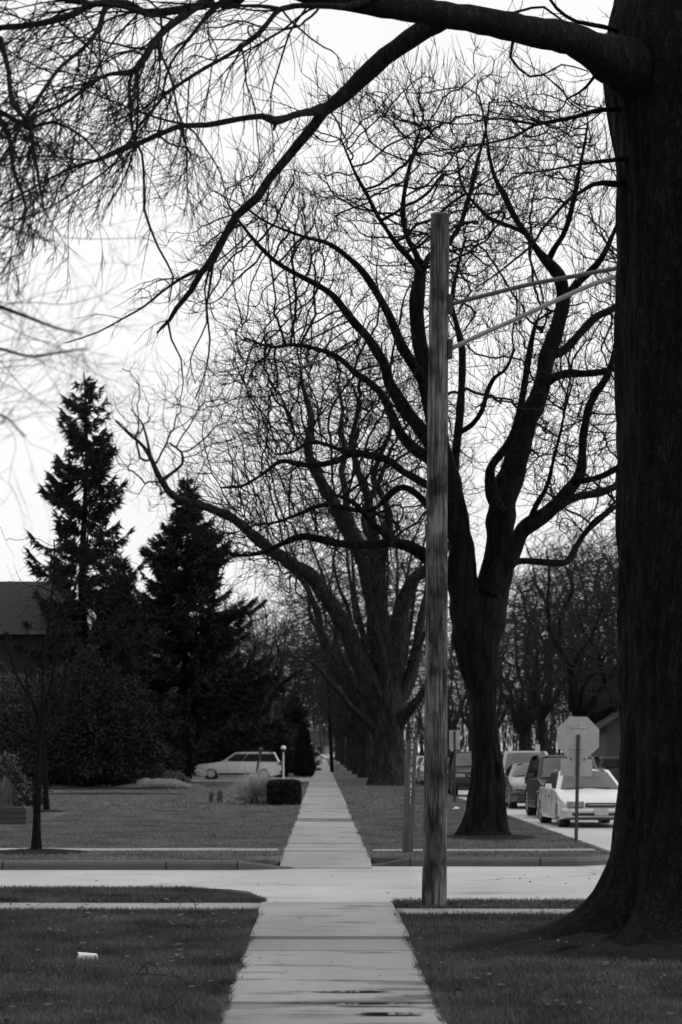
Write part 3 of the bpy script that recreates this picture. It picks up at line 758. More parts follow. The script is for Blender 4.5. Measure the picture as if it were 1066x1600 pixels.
# ================================================================== SECOND STREET TREE (between the pole and the sign)
T2 = thing('street_tree', 'gnarled bare tree with a forked black trunk, between the wooden pole and the parked cars', 'tree')
D2 = 43.7
tr = [(756, 1318, 74), (757, 1300, 66), (760, 1270, 60), (762, 1235, 56), (762, 1200, 49), (758, 1150, 40), (756, 1110, 38), (753, 1075, 44), (748, 1040, 60), (744, 1000, 72), (745, 965, 82), (746, 940, 82), (748, 922, 66), (749, 908, 44)]
X, R = trace(tr, D2, step=.06, jit=.02)
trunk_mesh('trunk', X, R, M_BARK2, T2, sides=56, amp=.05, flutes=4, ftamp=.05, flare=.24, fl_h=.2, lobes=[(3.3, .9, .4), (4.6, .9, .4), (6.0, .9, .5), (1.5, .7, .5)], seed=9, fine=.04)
limbs2 = []
def LB(pts, d0, d1=None, par=T2, store=limbs2, mt=M_BARK2, nm='limb', jit=.05, step=.1):
    X, R = trace(pts, d0, d1, step, jit)
    V, FQ = tubes_arrays([(X, R)], 12); Vr = V.reshape(len(X), 12, 3); ph = random.random() * 50
    for i in range(len(X)):
        for k in range(12):
            nn = noise.noise(Vector(Vr[i, k] * 3 + ph)); Vr[i, k] = X[i] + (Vr[i, k] - X[i]) * (1 + .22 * nn)
    link(nm, mk_mesh(nm, Vr.reshape(-1, 3), FQ, smooth=True), mt, par); store.append((X, R)); return X, R
d = D2
LB([(738, 1010, 60), (731, 965, 58), (725, 930, 52), (721, 900, 47), (720, 860, 40), (714, 810, 36), (704, 760, 36), (690, 710, 34), (678, 660, 30), (668, 610, 27), (660, 560, 25), (652, 510, 24), (650, 470, 24), (658, 430, 20), (656, 412, 12), (650, 396, 9), (635, 370, 8), (628, 330, 8), (632, 290, 7), (640, 262, 6), (655, 215, 4), (662, 180, 3)], d, d - .6)
LB([(656, 425, 12), (640, 404, 10), (622, 385, 9), (605, 360, 7), (590, 335, 7), (575, 305, 6), (560, 280, 5), (545, 250, 4), (530, 215, 3)], d - .6, d - 1.6)
LB([(662, 420, 12), (672, 400, 9), (700, 380, 8), (722, 345, 8), (735, 300, 7), (745, 260, 6), (760, 210, 4), (765, 160, 3)], d - .6, d + 1.5)
LB([(672, 640, 22), (658, 590, 18), (625, 540, 15), (600, 480, 13), (570, 430, 11), (540, 400, 9), (510, 380, 7), (470, 370, 5), (420, 350, 4), (385, 325, 3)], d - .2, d - 2.5)
LB([(693, 720, 26), (672, 690, 24), (650, 662, 22), (628, 630, 20), (610, 600, 19), (600, 570, 16), (575, 530, 15), (548, 500, 13), (520, 465, 11), (490, 445, 9), (455, 425, 8), (425, 405, 7), (400, 380, 6), (378, 350, 4), (360, 320, 3)], d, d - 1.0)
LB([(700, 745, 24), (670, 715, 20), (648, 700, 18), (630, 680, 16), (615, 655, 14), (602, 625, 13), (582, 600, 11), (556, 582, 10), (530, 560, 8), (500, 548, 7), (460, 540, 6), (420, 545, 5), (380, 530, 3)], d, d + 2)
LB([(712, 805, 22), (685, 770, 16), (655, 750, 13), (630, 735, 12), (605, 718, 12), (575, 712, 12), (550, 709, 12), (528, 720, 10), (500, 726, 9), (470, 726, 9), (440, 722, 7), (415, 738, 5), (380, 758, 4), (345, 762, 3)], d, d - 2)
LB([(552, 708, 9), (530, 700, 6), (500, 690, 6), (480, 692, 5), (455, 708, 4), (430, 712, 3)], d - .9, d - 1.6)
LB([(716, 850, 20), (690, 815, 15), (665, 785, 12), (640, 763, 10), (622, 762, 10), (606, 775, 9), (590, 792, 8), (568, 800, 8), (540, 795, 8), (505, 788, 7), (470, 800, 6), (430, 815, 4), (400, 820, 3)], d, d + 1)
LB([(718, 900, 22), (690, 880, 18), (660, 862, 15), (640, 850, 13), (620, 845, 11), (590, 825, 10), (565, 798, 9), (545, 780, 7), (520, 772, 5)], d, d - 2.5)
LB([(722, 915, 24), (690, 898, 20), (665, 875, 16), (640, 858, 15), (615, 850, 14), (570, 850, 14), (530, 848, 14), (500, 843, 13), (470, 840, 11), (440, 852, 8), (415, 862, 7), (385, 868, 6), (360, 866, 5), (345, 850, 3)], d, d - 1.2)
LB([(752, 1010, 62), (761, 965, 62), (768, 930, 58), (774, 900, 53), (778, 870, 48), (781, 830, 46), (786, 790, 46), (798, 750, 42), (808, 710, 38), (820, 670, 34), (838, 630, 32), (850, 595, 28), (856, 560, 27), (865, 525, 24), (876, 490, 22), (880, 462, 20), (872, 430, 20), (855, 410, 17), (842, 395, 13), (825, 370, 10), (805, 340, 10), (790, 310, 9), (775, 280, 7), (765, 240, 5), (758, 190, 3.5), (750, 150, 3)], d + .1, d + .6)
LB([(855, 412, 12), (866, 390, 10), (880, 370, 9), (892, 340, 9), (900, 300, 8), (905, 260, 6), (915, 220, 4), (920, 190, 3)], d + .6, d - .8)
LB([(835, 385, 9), (820, 365, 7), (800, 355, 7), (778, 348, 7), (760, 340, 6), (735, 310, 5), (720, 280, 4), (712, 240, 3)], d + .7, d + 2.0)
LB([(880, 470, 14), (905, 440, 12), (925, 420, 11), (945, 395, 9), (960, 360, 7), (975, 320, 5), (985, 280, 3)], d + .4, d - 1)
LB([(858, 555, 18), (885, 545, 14), (910, 520, 13), (935, 495, 12), (960, 480, 10), (990, 450, 7), (1010, 410, 4)], d + .3, d + 1.6)
LB([(848, 600, 20), (868, 590, 15), (890, 584, 13), (915, 583, 12), (945, 578, 10), (975, 570, 8), (1010, 550, 5)], d + .3, d - 1.4)
LB([(783, 800, 24), (770, 775, 20), (765, 745, 16), (768, 728, 14), (785, 705, 12), (800, 680, 12), (812, 640, 11), (820, 600, 10), (825, 565, 10), (830, 530, 8), (838, 500, 6)], d - .2, d - 1.6)
LB([(765, 925, 34), (785, 890, 30), (802, 855, 26), (815, 830, 26), (838, 815, 25), (858, 800, 23), (880, 775, 21), (897, 755, 19), (905, 740, 17), (909, 715, 14), (911, 690, 13), (916, 665, 12), (921, 635, 12), (932, 610, 12), (945, 592, 11), (955, 565, 9), (965, 530, 7), (985, 490, 5), (1000, 450, 3)], d - .3, d - 1.2)
LB([(872, 792, 16), (888, 782, 14), (908, 774, 13), (930, 770, 12), (955, 762, 11), (985, 745, 9), (1020, 730, 6), (1050, 700, 4)], d - .6, d + .6)
LB([(898, 752, 12), (920, 750, 10), (940, 744, 9), (965, 732, 9), (995, 715, 6), (1030, 690, 3)], d - .7, d - 2.5)
LB([(793, 895, 14), (805, 877, 12), (830, 876, 11), (860, 879, 11), (882, 879, 11), (892, 868, 10), (905, 845, 9), (920, 825, 8), (940, 808, 7), (965, 788, 6), (1000, 765, 4)], d + .2, d + 1.6)
LB([(908, 842, 6), (928, 815, 5), (945, 802, 4), (968, 782, 4), (990, 770, 3)], d + .5, d - .3)
LB([(826, 818, 10), (838, 790, 8), (852, 760, 7), (862, 730, 6), (872, 690, 5), (880, 650, 4)], d - .4, d - 2.2)
LB([(722, 860, 18), (712, 800, 15), (708, 740, 14), (712, 690, 14), (718, 640, 13), (722, 590, 12), (720, 545, 11), (712, 510, 9), (705, 470, 7), (715, 420, 5), (730, 370, 4)], d + .2, d + 1.8)
LB([(712, 680, 9), (735, 665, 8), (752, 640, 8), (760, 615, 7), (772, 590, 6), (790, 575, 5), (805, 545, 4)], d + .9, d - .8)
crown2 = [(360, 320), (390, 265), (430, 275), (480, 245), (520, 200), (560, 165), (620, 150), (690, 140), (770, 150), (850, 190), (930, 235), (1000, 340), (1040, 500), (1060, 700), (1010, 800), (960, 830), (900, 800), (850, 745), (760, 700), (720, 760), (640, 845), (560, 872), (480, 880), (400, 885), (345, 850), (330, 780), (355, 690), (340, 600), (345, 480), (330, 400)]
A2 = crown_points(crown2, D2, 4.0, 11500, cx=690, edge=.45)
n_ = grow_tree(T2, limbs2, A2, .14, 1.0, .21, .0072, M_BARK2, M_TWIG, jitter=.22, bias=(0, 0, .16), twigs=3, twl=.42, twr=.0058, up=.35, e=2.0, rmax=.065, centre=np.array(P(740, 800, D2)), smooth=1)
print('tree2 polys', n_)
mound('mulch_bed', (762 - VX) / F * D2, D2 - .3, .95, 1.8, .05, M_SOIL, seed=5)

# ================================================================== YOUNG TREES on the left
def young_tree(label, base_px, base_py, limbs, r_tip, natt, poly, half, bed=(.9, .9), group=None):
    dd = F * CH / (base_py - HY)
    t = thing('young_tree', label, 'tree', group=group); st = []
    for i, pts in enumerate(limbs):
        X, R = trace(pts, dd, dd + (0 if i == 0 else random.uniform(-.5, .5)), .08, .02 if i else .01)
        if i == 0: R[:6] *= np.linspace(1.35, 1.0, 6)
        tubes_obj('trunk' if i == 0 else 'limb', [(X, R)], 12, M_BARK, t); st.append((X, R))
    grow_tree(t, st, crown_points(poly, dd, half, natt), .07, .7, .14, r_tip, M_BARK, M_TWIG, twigs=1, twl=.25, jitter=.25, bias=(0, 0, .35), rmax=.02, e=2.2)
    mound('mulch_bed', (base_px - VX) / F * dd, dd - .1, bed[0], bed[1], .05, M_SOIL, seed=base_px)
young_tree('slender bare young tree in a round mulch bed beside the cross street kerb', 58, 1332,
    [[(57, 1334, 15), (57, 1300, 13), (58, 1250, 12), (60, 1200, 11), (61, 1165, 10), (61, 1130, 9)],
     [(61, 1150, 9), (55, 1110, 7), (47, 1088, 6), (35, 1070, 5), (25, 1050, 4), (15, 1020, 3.5), (8, 1000, 3)],
     [(61, 1150, 9), (70, 1110, 8), (80, 1070, 7), (86, 1030, 7), (90, 1000, 6), (100, 975, 6), (110, 945, 5), (122, 905, 4), (135, 860, 3), (140, 800, 2.2), (137, 740, 1.5)],
     [(61, 1150, 7), (66, 1110, 6), (68, 1060, 5), (70, 1020, 4.5), (76, 970, 4), (82, 920, 3.5), (86, 880, 3), (85, 845, 2)],
     [(63, 1170, 6), (90, 1135, 5), (120, 1110, 4.5), (145, 1085, 4), (180, 1070, 3), (215, 1055, 2.2)],
     [(106, 960, 4), (90, 935, 3), (84, 925, 2.5), (60, 915, 2)],
     [(60, 1175, 5), (40, 1155, 4), (20, 1140, 3.5), (0, 1130, 3)]],
    .004, 700, [(0, 1150), (-10, 1000), (30, 880), (90, 820), (150, 850), (215, 1000), (200, 1090), (100, 1160)], 1.0, bed=(.95, 1.0))
young_tree('thin dark young tree on the left lawn, in the smaller mulch ring', 72, 1268,
    [[(73, 1270, 9), (72, 1240, 8), (70, 1200, 7), (68, 1150, 6), (66, 1100, 5)],
     [(68, 1150, 5), (50, 1100, 4), (38, 1040, 3)], [(68, 1160, 5), (90, 1110, 4), (105, 1040, 3), (112, 980, 2)]],
    .006, 300, [(20, 1150), (10, 1020), (70, 950), (130, 1000), (130, 1120), (80, 1160)], 1.0, bed=(.55, .8))

# ================================================================== NEAR-LEFT TREE, its crown reaching into the frame from the left
LT = thing('street_tree', 'bare tree whose pale blurred twigs reach in over the tall spruce from the left', 'tree')
X, R = [], []
C = np.array([(-4.6 + .05 * math.sin(z), 13.5, z) for z in np.linspace(-.1, 4.2, 60)]); trunk_mesh('trunk', C, np.linspace(.27, .2, 60), M_BARK, LT, sides=36, flare=.2, fl_h=.25, lobes=[(i * 1.57, .8, .5) for i in range(4)], seed=4)
lt = []
for pts in ([(-724, 540, 88), (-640, 440, 66), (-480, 410, 45), (-300, 420, 26), (-150, 450, 14), (-30, 470, 8), (60, 500, 5), (130, 520, 3)],
            [(-724, 530, 90), (-650, 380, 60), (-500, 240, 40), (-300, 240, 20), (-120, 300, 9), (0, 350, 5), (80, 370, 3)],
            [(-724, 590, 80), (-600, 540, 40), (-450, 550, 26), (-250, 590, 14), (-100, 580, 8), (-20, 545, 5), (60, 560, 4), (130, 545, 3)],
            [(-724, 680, 60), (-600, 670, 36), (-450, 690, 22), (-250, 690, 11), (-100, 650, 6), (-10, 640, 4), (40, 690, 2.5)],
            [(-724, 560, 100), (-722, 380, 88), (-730, 100, 60), (-690, -300, 30)], [(-724, 550, 90), (-800, 380, 60), (-900, 200, 40), (-1100, 60, 20)]):
    n_p = len(pts); pts = [p + ((13.5 if i_p == 0 else 13.4 - 5.2 * (i_p / (n_p - 1)) ** 1.3 if pts[-1][0] > 0 else 13.5),) for i_p, p in enumerate(pts)]; X, R = trace(pts, 13.5, None, .08, .03); tubes_obj('limb', [(X, R)], 10, M_BARK, LT); lt.append((X, R))
s2 = []
for X, R in lt[:4]:
    h = len(X) // 2; spray(s2, X[h:], R[h:], 3, (.1, 0, .1), .8, .42, curl=.16, rmin=.0016)
s2 = [(a, b * .5) for a, b in s2]
tubes_obj('crown', s2, 3, M_TWIG, LT)

# ================================================================== BIG GREY TREE down the parkway
T3 = thing('street_tree', 'huge grey many-stemmed tree on the grass strip, right of the far sidewalk', 'tree')
D3 = 106; lim3 = []
def L3(pts, d0=D3, d1=None, nm='limb'): return LB(pts, d0, d1, T3, lim3, M_BARK3, nm, jit=.12, step=.25)
X, R = trace([(608, 1230, 70), (607, 1222, 58), (606, 1205, 50), (606, 1180, 46), (606, 1150, 48), (606, 1120, 52), (606, 1095, 50), (606, 1075, 38)], D3, step=.12, jit=.02)
trunk_mesh('trunk', X, R, M_BARK3, T3, sides=48, amp=.06, flutes=5, ftamp=.08, flare=.25, fl_h=.35, lobes=[(i * 1.05, .9, .4) for i in range(6)], seed=19, fine=.08)
L3([(600, 1120, 40), (585, 1080, 34), (565, 1040, 30), (548, 1000, 27), (530, 965, 25), (505, 925, 24), (485, 900, 23), (455, 880, 20), (425, 860, 18), (400, 838, 17), (375, 818, 15), (350, 803, 14), (320, 790, 13), (290, 782, 12), (265, 770, 11), (252, 752, 10), (242, 728, 8), (232, 708, 7), (215, 690, 5), (195, 675, 4), (180, 660, 3)], D3, D3 - 5)
L3([(252, 752, 7), (268, 740, 5), (283, 725, 5), (282, 705, 4), (265, 690, 3)], D3 - 5)
L3([(236, 715, 5), (230, 690, 4), (222, 665, 3), (205, 640, 2)], D3 - 5)
L3([(602, 1100, 40), (598, 1040, 36), (592, 990, 34), (585, 940, 32), (572, 890, 30), (558, 850, 27), (540, 815, 24), (520, 785, 21), (500, 750, 18), (486, 715, 15), (482, 690, 13), (486, 650, 11), (480, 625, 9), (474, 600, 6), (470, 575, 4)], D3, D3 + 2)
L3([(606, 1100, 40), (602, 1030, 34), (596, 970, 30), (590, 910, 26), (586, 850, 20), (580, 810, 16), (572, 770, 14), (560, 730, 11), (550, 700, 10), (556, 660, 8), (560, 630, 6), (552, 600, 4)], D3, D3 - 3)
L3([(545, 820, 14), (540, 780, 12), (535, 740, 10), (540, 700, 9), (530, 670, 8), (535, 640, 6), (530, 600, 4)], D3 + 1, D3 + 4)
L3([(610, 1090, 38), (615, 1030, 32), (622, 980, 28), (630, 940, 24), (645, 910, 20), (665, 890, 16), (690, 870, 12), (710, 840, 9), (725, 800, 6)], D3, D3 - 2)
L3([(592, 900, 18), (600, 860, 15), (608, 820, 13), (600, 780, 11), (585, 750, 10), (590, 715, 9), (605, 690, 7), (612, 650, 5)], D3 - 2, D3 - 5)
L3([(585, 850, 12), (570, 820, 10), (572, 790, 10), (590, 760, 9), (600, 730, 7), (610, 700, 5)], D3 - 1, D3 + 3)
L3([(596, 1130, 28), (570, 1100, 22), (545, 1070, 18), (525, 1040, 16), (510, 1005, 14), (498, 970, 12), (488, 935, 10), (470, 905, 8), (440, 880, 5)], D3, D3 + 3)
L3([(598, 1150, 20), (575, 1125, 14), (550, 1105, 11), (530, 1080, 9), (505, 1050, 7), (480, 1030, 5)], D3, D3 - 3)
L3([(612, 1120, 30), (630, 1080, 24), (645, 1040, 20), (655, 1000, 16), (660, 960, 13), (668, 920, 9), (675, 870, 6)], D3, D3 + 2)
L3([(616, 1140, 22), (640, 1110, 16), (662, 1080, 12), (680, 1040, 9), (690, 990, 6)], D3, D3 - 3)
for k_ in range(9):
    x0 = 598 + 3 * k_ * .8; a = (k_ - 4) / 4
    L3([(x0, 1110 - 5 * abs(k_ - 4), 9), (x0 + a * 25 + random.uniform(-8, 8), 1040, 8), (x0 + a * 45 + random.uniform(-10, 10), 960, 6), (x0 + a * 62 + random.uniform(-15, 15), 880, 4), (x0 + a * 75 + random.uniform(-15, 15), 800, 2.5)], D3 + random.uniform(-1, 1), D3 + random.uniform(-5, 5))
crown3 = [(170, 650), (215, 600), (330, 590), (400, 540), (480, 540), (560, 560), (640, 590), (720, 680), (740, 800), (700, 960), (640, 1040), (560, 1040), (480, 1000), (440, 920), (360, 850), (280, 820), (210, 760)]
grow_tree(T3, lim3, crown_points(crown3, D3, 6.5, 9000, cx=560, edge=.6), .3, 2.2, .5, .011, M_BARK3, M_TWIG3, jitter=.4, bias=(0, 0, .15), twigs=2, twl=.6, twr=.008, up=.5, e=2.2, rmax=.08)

# ================================================================== generic bare trees (prototypes, copied)
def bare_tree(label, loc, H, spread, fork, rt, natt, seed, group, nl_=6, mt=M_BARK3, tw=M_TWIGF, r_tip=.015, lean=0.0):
    rs = random.Random(seed); t = thing('bare_tree', label, 'tree', group=group); st = []
    C = [(0, 0, -.2)]; z = 0; x = y = 0
    for i in range(8):
        z = fork * (i + 1) / 8; x += rs.uniform(-.05, .05) + lean * .05; y += rs.uniform(-.05, .05); C.append((x, y, z))
    C = catmull(C, .25); Rr = np.linspace(rt, rt * .8, len(C)); Rr[:4] *= np.linspace(1.4, 1.05, 4)
    trunk_mesh('trunk', C, Rr, mt, t, sides=20, seed=seed, flare=rt * .3, fl_h=.3, lobes=[(1, 1, 1)]); st.append((C, Rr))
    base = C[-1]
    for i in range(nl_):
        th = 6.283 * (i + rs.uniform(-.3, .3)) / nl_; out = spread * rs.uniform(.45, .8) * (0.35 if i == 0 else 1); n = 9; pts = []
        x, y = base[0], base[1]; top = H * rs.uniform(.72, .92)
        for j in range(n + 1):
            f = j / n; rr = out * f ** .8
            pts.append((base[0] + rr * math.cos(th + .3 * math.sin(f * 3)) + rs.uniform(-.25, .25) * (j > 0), base[1] + rr * math.sin(th + .3 * math.sin(f * 3)) + rs.uniform(-.25, .25) * (j > 0), fork - .3 + (top - fork) * f ** 1.05))
        X = catmull(pts, .3); R_ = np.linspace(rt * .55, .04, len(X)); tubes_obj('limb', [(X, R_)], 8, mt, t); st.append((X, R_))
    at = []
    while len(at) < natt:
        v = np.array([rs.uniform(-1, 1), rs.uniform(-1, 1), rs.uniform(-1, 1)])
        if v.dot(v) > 1: continue
        q = np.array([v[0] * spread, v[1] * spread, fork * .8 + (H - fork * .8) * (v[2] + 1) / 2])
        if noise.noise(Vector(q * .35 + seed)) < rs.uniform(-.5, -.05): continue
        at.append(q)
    grow_tree(t, st, np.array(at), .3, 2.4, .5, r_tip, mt, tw, jitter=.35, bias=(0, 0, .25), twigs=2, twl=.6, twr=r_tip * .8, up=.6, e=2.1, rmax=.09)
    t.location = (loc[0], loc[1], 0); return t
GR = 'bare street trees receding down the grass strip'
BA = bare_tree('dark bare tree on the grass strip, next behind the huge grey tree', (2.7, 137), 17, 6.5, 3.2, .42, 4200, 21, GR, 7)
BB = bare_tree('bare tree rising behind the cars across the side street', (17.5, 150), 17, 6.0, 4.0, .4, 4200, 33, 'bare trees across the side street', 6)
BCt = bare_tree('fuzzy bare yard tree behind the dark spruces', (-9.5, 175), 15, 6.5, 3.5, .35, 4200, 47, 'bare trees in the front yards', 6)
for i, (x, y, a, s, src, g) in enumerate([(2.6, 158, 1, .95, 1, GR), (2.5, 184, 2, 1.0, 2, GR), (2.6, 214, 3, .95, 0, GR), (2.4, 250, 4, 1.0, 1, GR), (2.6, 292, 5, 1, 2, GR), (2.6, 340, 6, 1, 0, GR), (2.6, 390, 1, 1, 1, GR)]):
    dup([BA, BB, BCt][src], (x, y, 0), a, s, 'dark bare street tree in the merging row behind the huge grey tree', g)
GY = 'bare trees in the front yards'
for i, (x, y, a, s, src) in enumerate([(-5.5, 158, 2, .72, 0), (-13, 190, 1, .9, 1), (-4.5, 205, 3, .85, 2), (-8, 240, 4, 1.0, 0), (-3.8, 275, 5, 1, 1), (-12, 300, 2.5, 1.1, 2), (-5, 345, 1.5, 1, 0), (-20, 250, .5, 1, 1), (-19, 200, 3.5, 1, 0)]):
    dup([BA, BB, BCt][src], (x, y, 0), a, s, 'fuzzy bare yard tree left of the far sidewalk, one of the merging mass', GY)
GX = 'bare trees across the side street'
for i, (x, y, a, s, src) in enumerate([(17.5, 118, 2, .92, 2), (18.8, 138, 1, .8, 0), (16.5, 172, 3, 1.05, 1), (17, 195, 4, 1, 0), (16.8, 222, 5, 1.1, 2), (21, 165, 5.5, 1.15, 2), (22, 190, .6, 1.1, 0), (17, 260, 2.2, 1, 1), (16.5, 300, 1.2, 1.1, 0), (25, 150, 1.7, 1.0, 1), (16.5, 350, .2, 1.1, 2), (21, 235, 4.4, 1.1, 1)]):
    dup([BA, BB, BCt][src], (x, y, 0), a, s, 'grey bare tree across the side street, in the thicket beyond the parked cars', GX)
# the wide V-forked tree right above the stop sign
VT = thing('bare_tree', 'dark low tree with a wide fork of wavy limbs directly above the stop sign', 'tree'); DV = 124; lv = []
def LVf(pts, d0=DV, d1=None, nm='limb'): return LB(pts, d0, d1, VT, lv, M_BARK2, nm, jit=.1, step=.2)
X, R = trace([(912, 1231, 26), (911, 1215, 22), (909, 1180, 21), (908, 1140, 22), (910, 1112, 24)], DV, step=.15, jit=.01)
trunk_mesh('trunk', X, R, M_BARK2, VT, sides=24, seed=5, flare=.1)
LVf([(908, 1128, 20), (896, 1100, 14), (893, 1070, 11), (892, 1045, 10), (880, 1020, 9), (865, 1000, 8), (858, 985, 6), (856, 950, 5), (858, 900, 4), (855, 860, 3)])
LVf([(893, 1050, 8), (900, 1030, 8), (912, 1010, 7), (925, 995, 6), (932, 975, 4), (940, 950, 3)], DV, DV - 2)
LVf([(872, 1010, 8), (876, 985, 6), (875, 965, 6), (885, 945, 6), (894, 925, 5), (892, 900, 4), (880, 880, 3)], DV, DV + 1)
LVf([(905, 1110, 10), (900, 1080, 7), (903, 1050, 7), (912, 1025, 6), (915, 1000, 4)], DV, DV + 2)
LVf([(912, 1125, 12), (908, 1095, 8), (912, 1070, 7), (925, 1052, 7), (935, 1045, 5), (950, 1020, 4)], DV, DV - 2)
LVf([(912, 1122, 18), (925, 1100, 13), (940, 1075, 10), (955, 1055, 9), (975, 1030, 6), (990, 1000, 4)], DV, DV + 1)
LVf([(918, 1128, 16), (935, 1120, 13), (955, 1108, 12), (975, 1098, 10), (1010, 1080, 7), (1040, 1050, 4)], DV, DV - 2)
LVf([(948, 1066, 8), (940, 1045, 7), (935, 1020, 6), (925, 1005, 5), (915, 990, 4), (905, 960, 3)], DV, DV)
grow_tree(VT, lv, crown_points([(840, 860), (900, 840), (1000, 850), (1050, 950), (1040, 1060), (960, 1080), (900, 1060), (850, 1050), (835, 950)], DV, 4, 3200, edge=.5), .28, 2, .45, .012, M_BARK2, M_TWIG3, jitter=.4, twigs=2, twl=.5, twr=.01, up=.4, e=2.1, rmax=.07)
# crooked tree left of the far walk, behind the spruce
CT = thing('bare_tree', 'small crooked tree curving out from behind the lower right side of the broad spruce', 'tree'); lc = []
X, R = trace([(392, 1225, 16), (396, 1190, 13), (398, 1165, 12), (392, 1140, 12), (400, 1120, 12), (418, 1105, 11), (426, 1085, 10), (432, 1070, 9)], 150, step=.2, jit=.02); LB([(392, 1225, 16), (396, 1190, 13), (398, 1165, 12), (392, 1140, 12), (402, 1120, 12), (418, 1105, 11), (426, 1085, 10), (440, 1068, 8), (460, 1055, 6), (478, 1042, 4)], 150, 150, CT, lc, M_BARK2, 'trunk', .05, .2)
LB([(426, 1085, 8), (436, 1060, 6), (440, 1030, 5), (430, 1000, 3)], 150, 152, CT, lc, M_BARK2, 'limb', .05, .2)
LB([(400, 1120, 8), (380, 1090, 6), (385, 1050, 5), (400, 1010, 3)], 150, 148, CT, lc, M_BARK2, 'limb', .05, .2)
grow_tree(CT, lc, crown_points([(370, 1080), (365, 980), (420, 940), (480, 980), (490, 1050), (450, 1080)], 150, 3, 900, edge=.5), .28, 2, .45, .014, M_BARK2, M_TWIG3, twigs=2, twl=.6, up=.4, e=2.1, rmax=.06)

# far-off wood closing the view
def far_wood(name, n, area, h, hole=None):
    polys = []; x0, x1, y0, y1 = area
    for _ in range(n):
        x = random.uniform(x0, x1); y = random.uniform(y0, y1)
        if hole and hole(x, y): continue
        hh = random.uniform(*h); r = random.uniform(.05, .16); X = [(x, y, -.2)]; dx = random.gauss(0, .1); dy = random.gauss(0, .1)
        for j in range(4): X.append((x + dx * hh * (j + 1) / 4 + random.gauss(0, .2), y + dy * hh * (j + 1) / 4, hh * (j + 1) / 4))
        X = np.array(X); polys.append((X, np.array([r, r * .8, r * .6, r * .4, r * .2])))
        for b in range(7):
            z = random.uniform(.15, .9) * hh; f = z / hh; a = random.uniform(0, 6.28); l = random.uniform(1, 3.2) * (1.1 - f * .6)
            p = np.array([x + dx * z, y + dy * z, z]); q = p + np.array([math.cos(a) * l * .7, math.sin(a) * l * .7, l]); mid = (p + q) / 2 + np.array([math.cos(a), math.sin(a), -.5]) * l * .12
            polys.append((np.array([p, mid, q]), np.array([.05, .04, .02])))
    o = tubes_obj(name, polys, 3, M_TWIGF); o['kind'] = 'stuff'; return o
far_wood('distant_wood', 2600, (-110, 140, 436, 540), (9, 15))
far_wood('distant_wood', 500, (24, 70, 130, 400), (6, 13))
far_wood('distant_wood', 500, (-70, -14, 210, 400), (6, 12))

# ================================================================== SPRUCES and other evergreens
def tri_obj(name, V, m, parent=None):
    V = np.asarray(V).reshape(-1, 3); return link(name, mk_mesh(name, V, np.arange(len(V)).reshape(-1, 3)), m, parent)
def spruce(label, loc, H, Rm, z0, seed, gap=.34, dens=1.0, droop=.28, tr=.3, group=None, power=.85, nb=7, leaf=.26, top_sparse=0.0):
    rs = np.random.default_rng(seed); t = thing('spruce', label, 'tree', (loc[0], loc[1], 0), group=group)
    C = np.array([(.1 * math.sin(z * .5), 0, z) for z in np.linspace(-.2, H, 50)]); trunk_mesh('trunk', C, np.linspace(tr, .03, 50), M_BARK2, t, sides=16, seed=seed)
    Vt = []; polys = []; z = z0
    while z < H - .15:
        f = (z - z0) / (H - z0); Rz = Rm * (1 - f) ** power + .12
        lump = 1 + .22 * math.sin(z * 1.9 + seed) + .12 * math.sin(z * 4.3 + seed)
        n = nb if f < .85 else 5
        for b in range(n):
            if rs.random() < .12 + top_sparse * (.3 if f > .4 else 0): continue
            a = rs.uniform(0, 6.283); l = Rz * rs.uniform(.62, 1.12) * lump; m = max(4, int(l / .22)); zz = z + rs.uniform(-.15, .15)
            s = np.linspace(0, 1, m); up = (.45 * f - .12); ox = np.cos(a + .2 * s * rs.normal()) * l * s; oy = np.sin(a) * l * s
            oz = zz + l * (up * s - droop * np.sin(s * math.pi * .75) + .12 * s ** 3)
            X = np.stack([ox + .1 * math.sin(zz * .5), oy, oz], 1); polys.append((X, np.linspace(max(.012, .02 * l * .6), .008, m)))
            k = int(l * 26 * dens) + 14
            q = rs.uniform(.22 if l > 1 else .05, 1.0, k) ** .75 * (m - 1); i = np.minimum(q.astype(int), m - 2); p = X[i] + (X[i + 1] - X[i]) * (q - i)[:, None]
            d = (X[i + 1] - X[i]); d /= np.linalg.norm(d, axis=1, keepdims=True) + 1e-9
            wdt = .42 * np.sin(np.clip(q / (m - 1), 0, 1) * 2.6) * min(1.2, l) * .55
            side = np.cross(d, (0, 0, 1.0)); p = p + side * (rs.uniform(-1, 1, k) * wdt)[:, None] + np.array([0, 0, -1]) * (np.abs(rs.normal(0, .13, k)))[:, None]
            dd = d * rs.uniform(.3, 1, k)[:, None] + side * rs.uniform(-1, 1, k)[:, None] * .8 + np.array([0, 0, -1]) * rs.uniform(-.15, .9, k)[:, None]; dd /= np.linalg.norm(dd, axis=1, keepdims=True)
            w = np.cross(dd, rs.normal(0, 1, (k, 3))); w /= np.linalg.norm(w, axis=1, keepdims=True); L_ = leaf * rs.uniform(.6, 1.3, k)[:, None]
            Vt.append(np.stack([p - w * L_ * .17, p + w * L_ * .17, p + dd * L_], 1))
        z += gap * rs.uniform(.75, 1.25) * (1 - .35 * f)
    tubes_obj('branch', polys, 4, M_BARK2, t); tri_obj('foliage', np.concatenate(Vt), M_SPRUCE, t); return t
def at_px(px, d): return ((px - VX) / F * d, d)
S1 = spruce('tall ragged spruce on the left, sky showing through its upper boughs', at_px(132, 108), 19.4, 3.1, 1.5, 5, gap=.30, dens=1.6, droop=.5, power=.52, nb=8, leaf=.34, top_sparse=1.0, tr=.34)
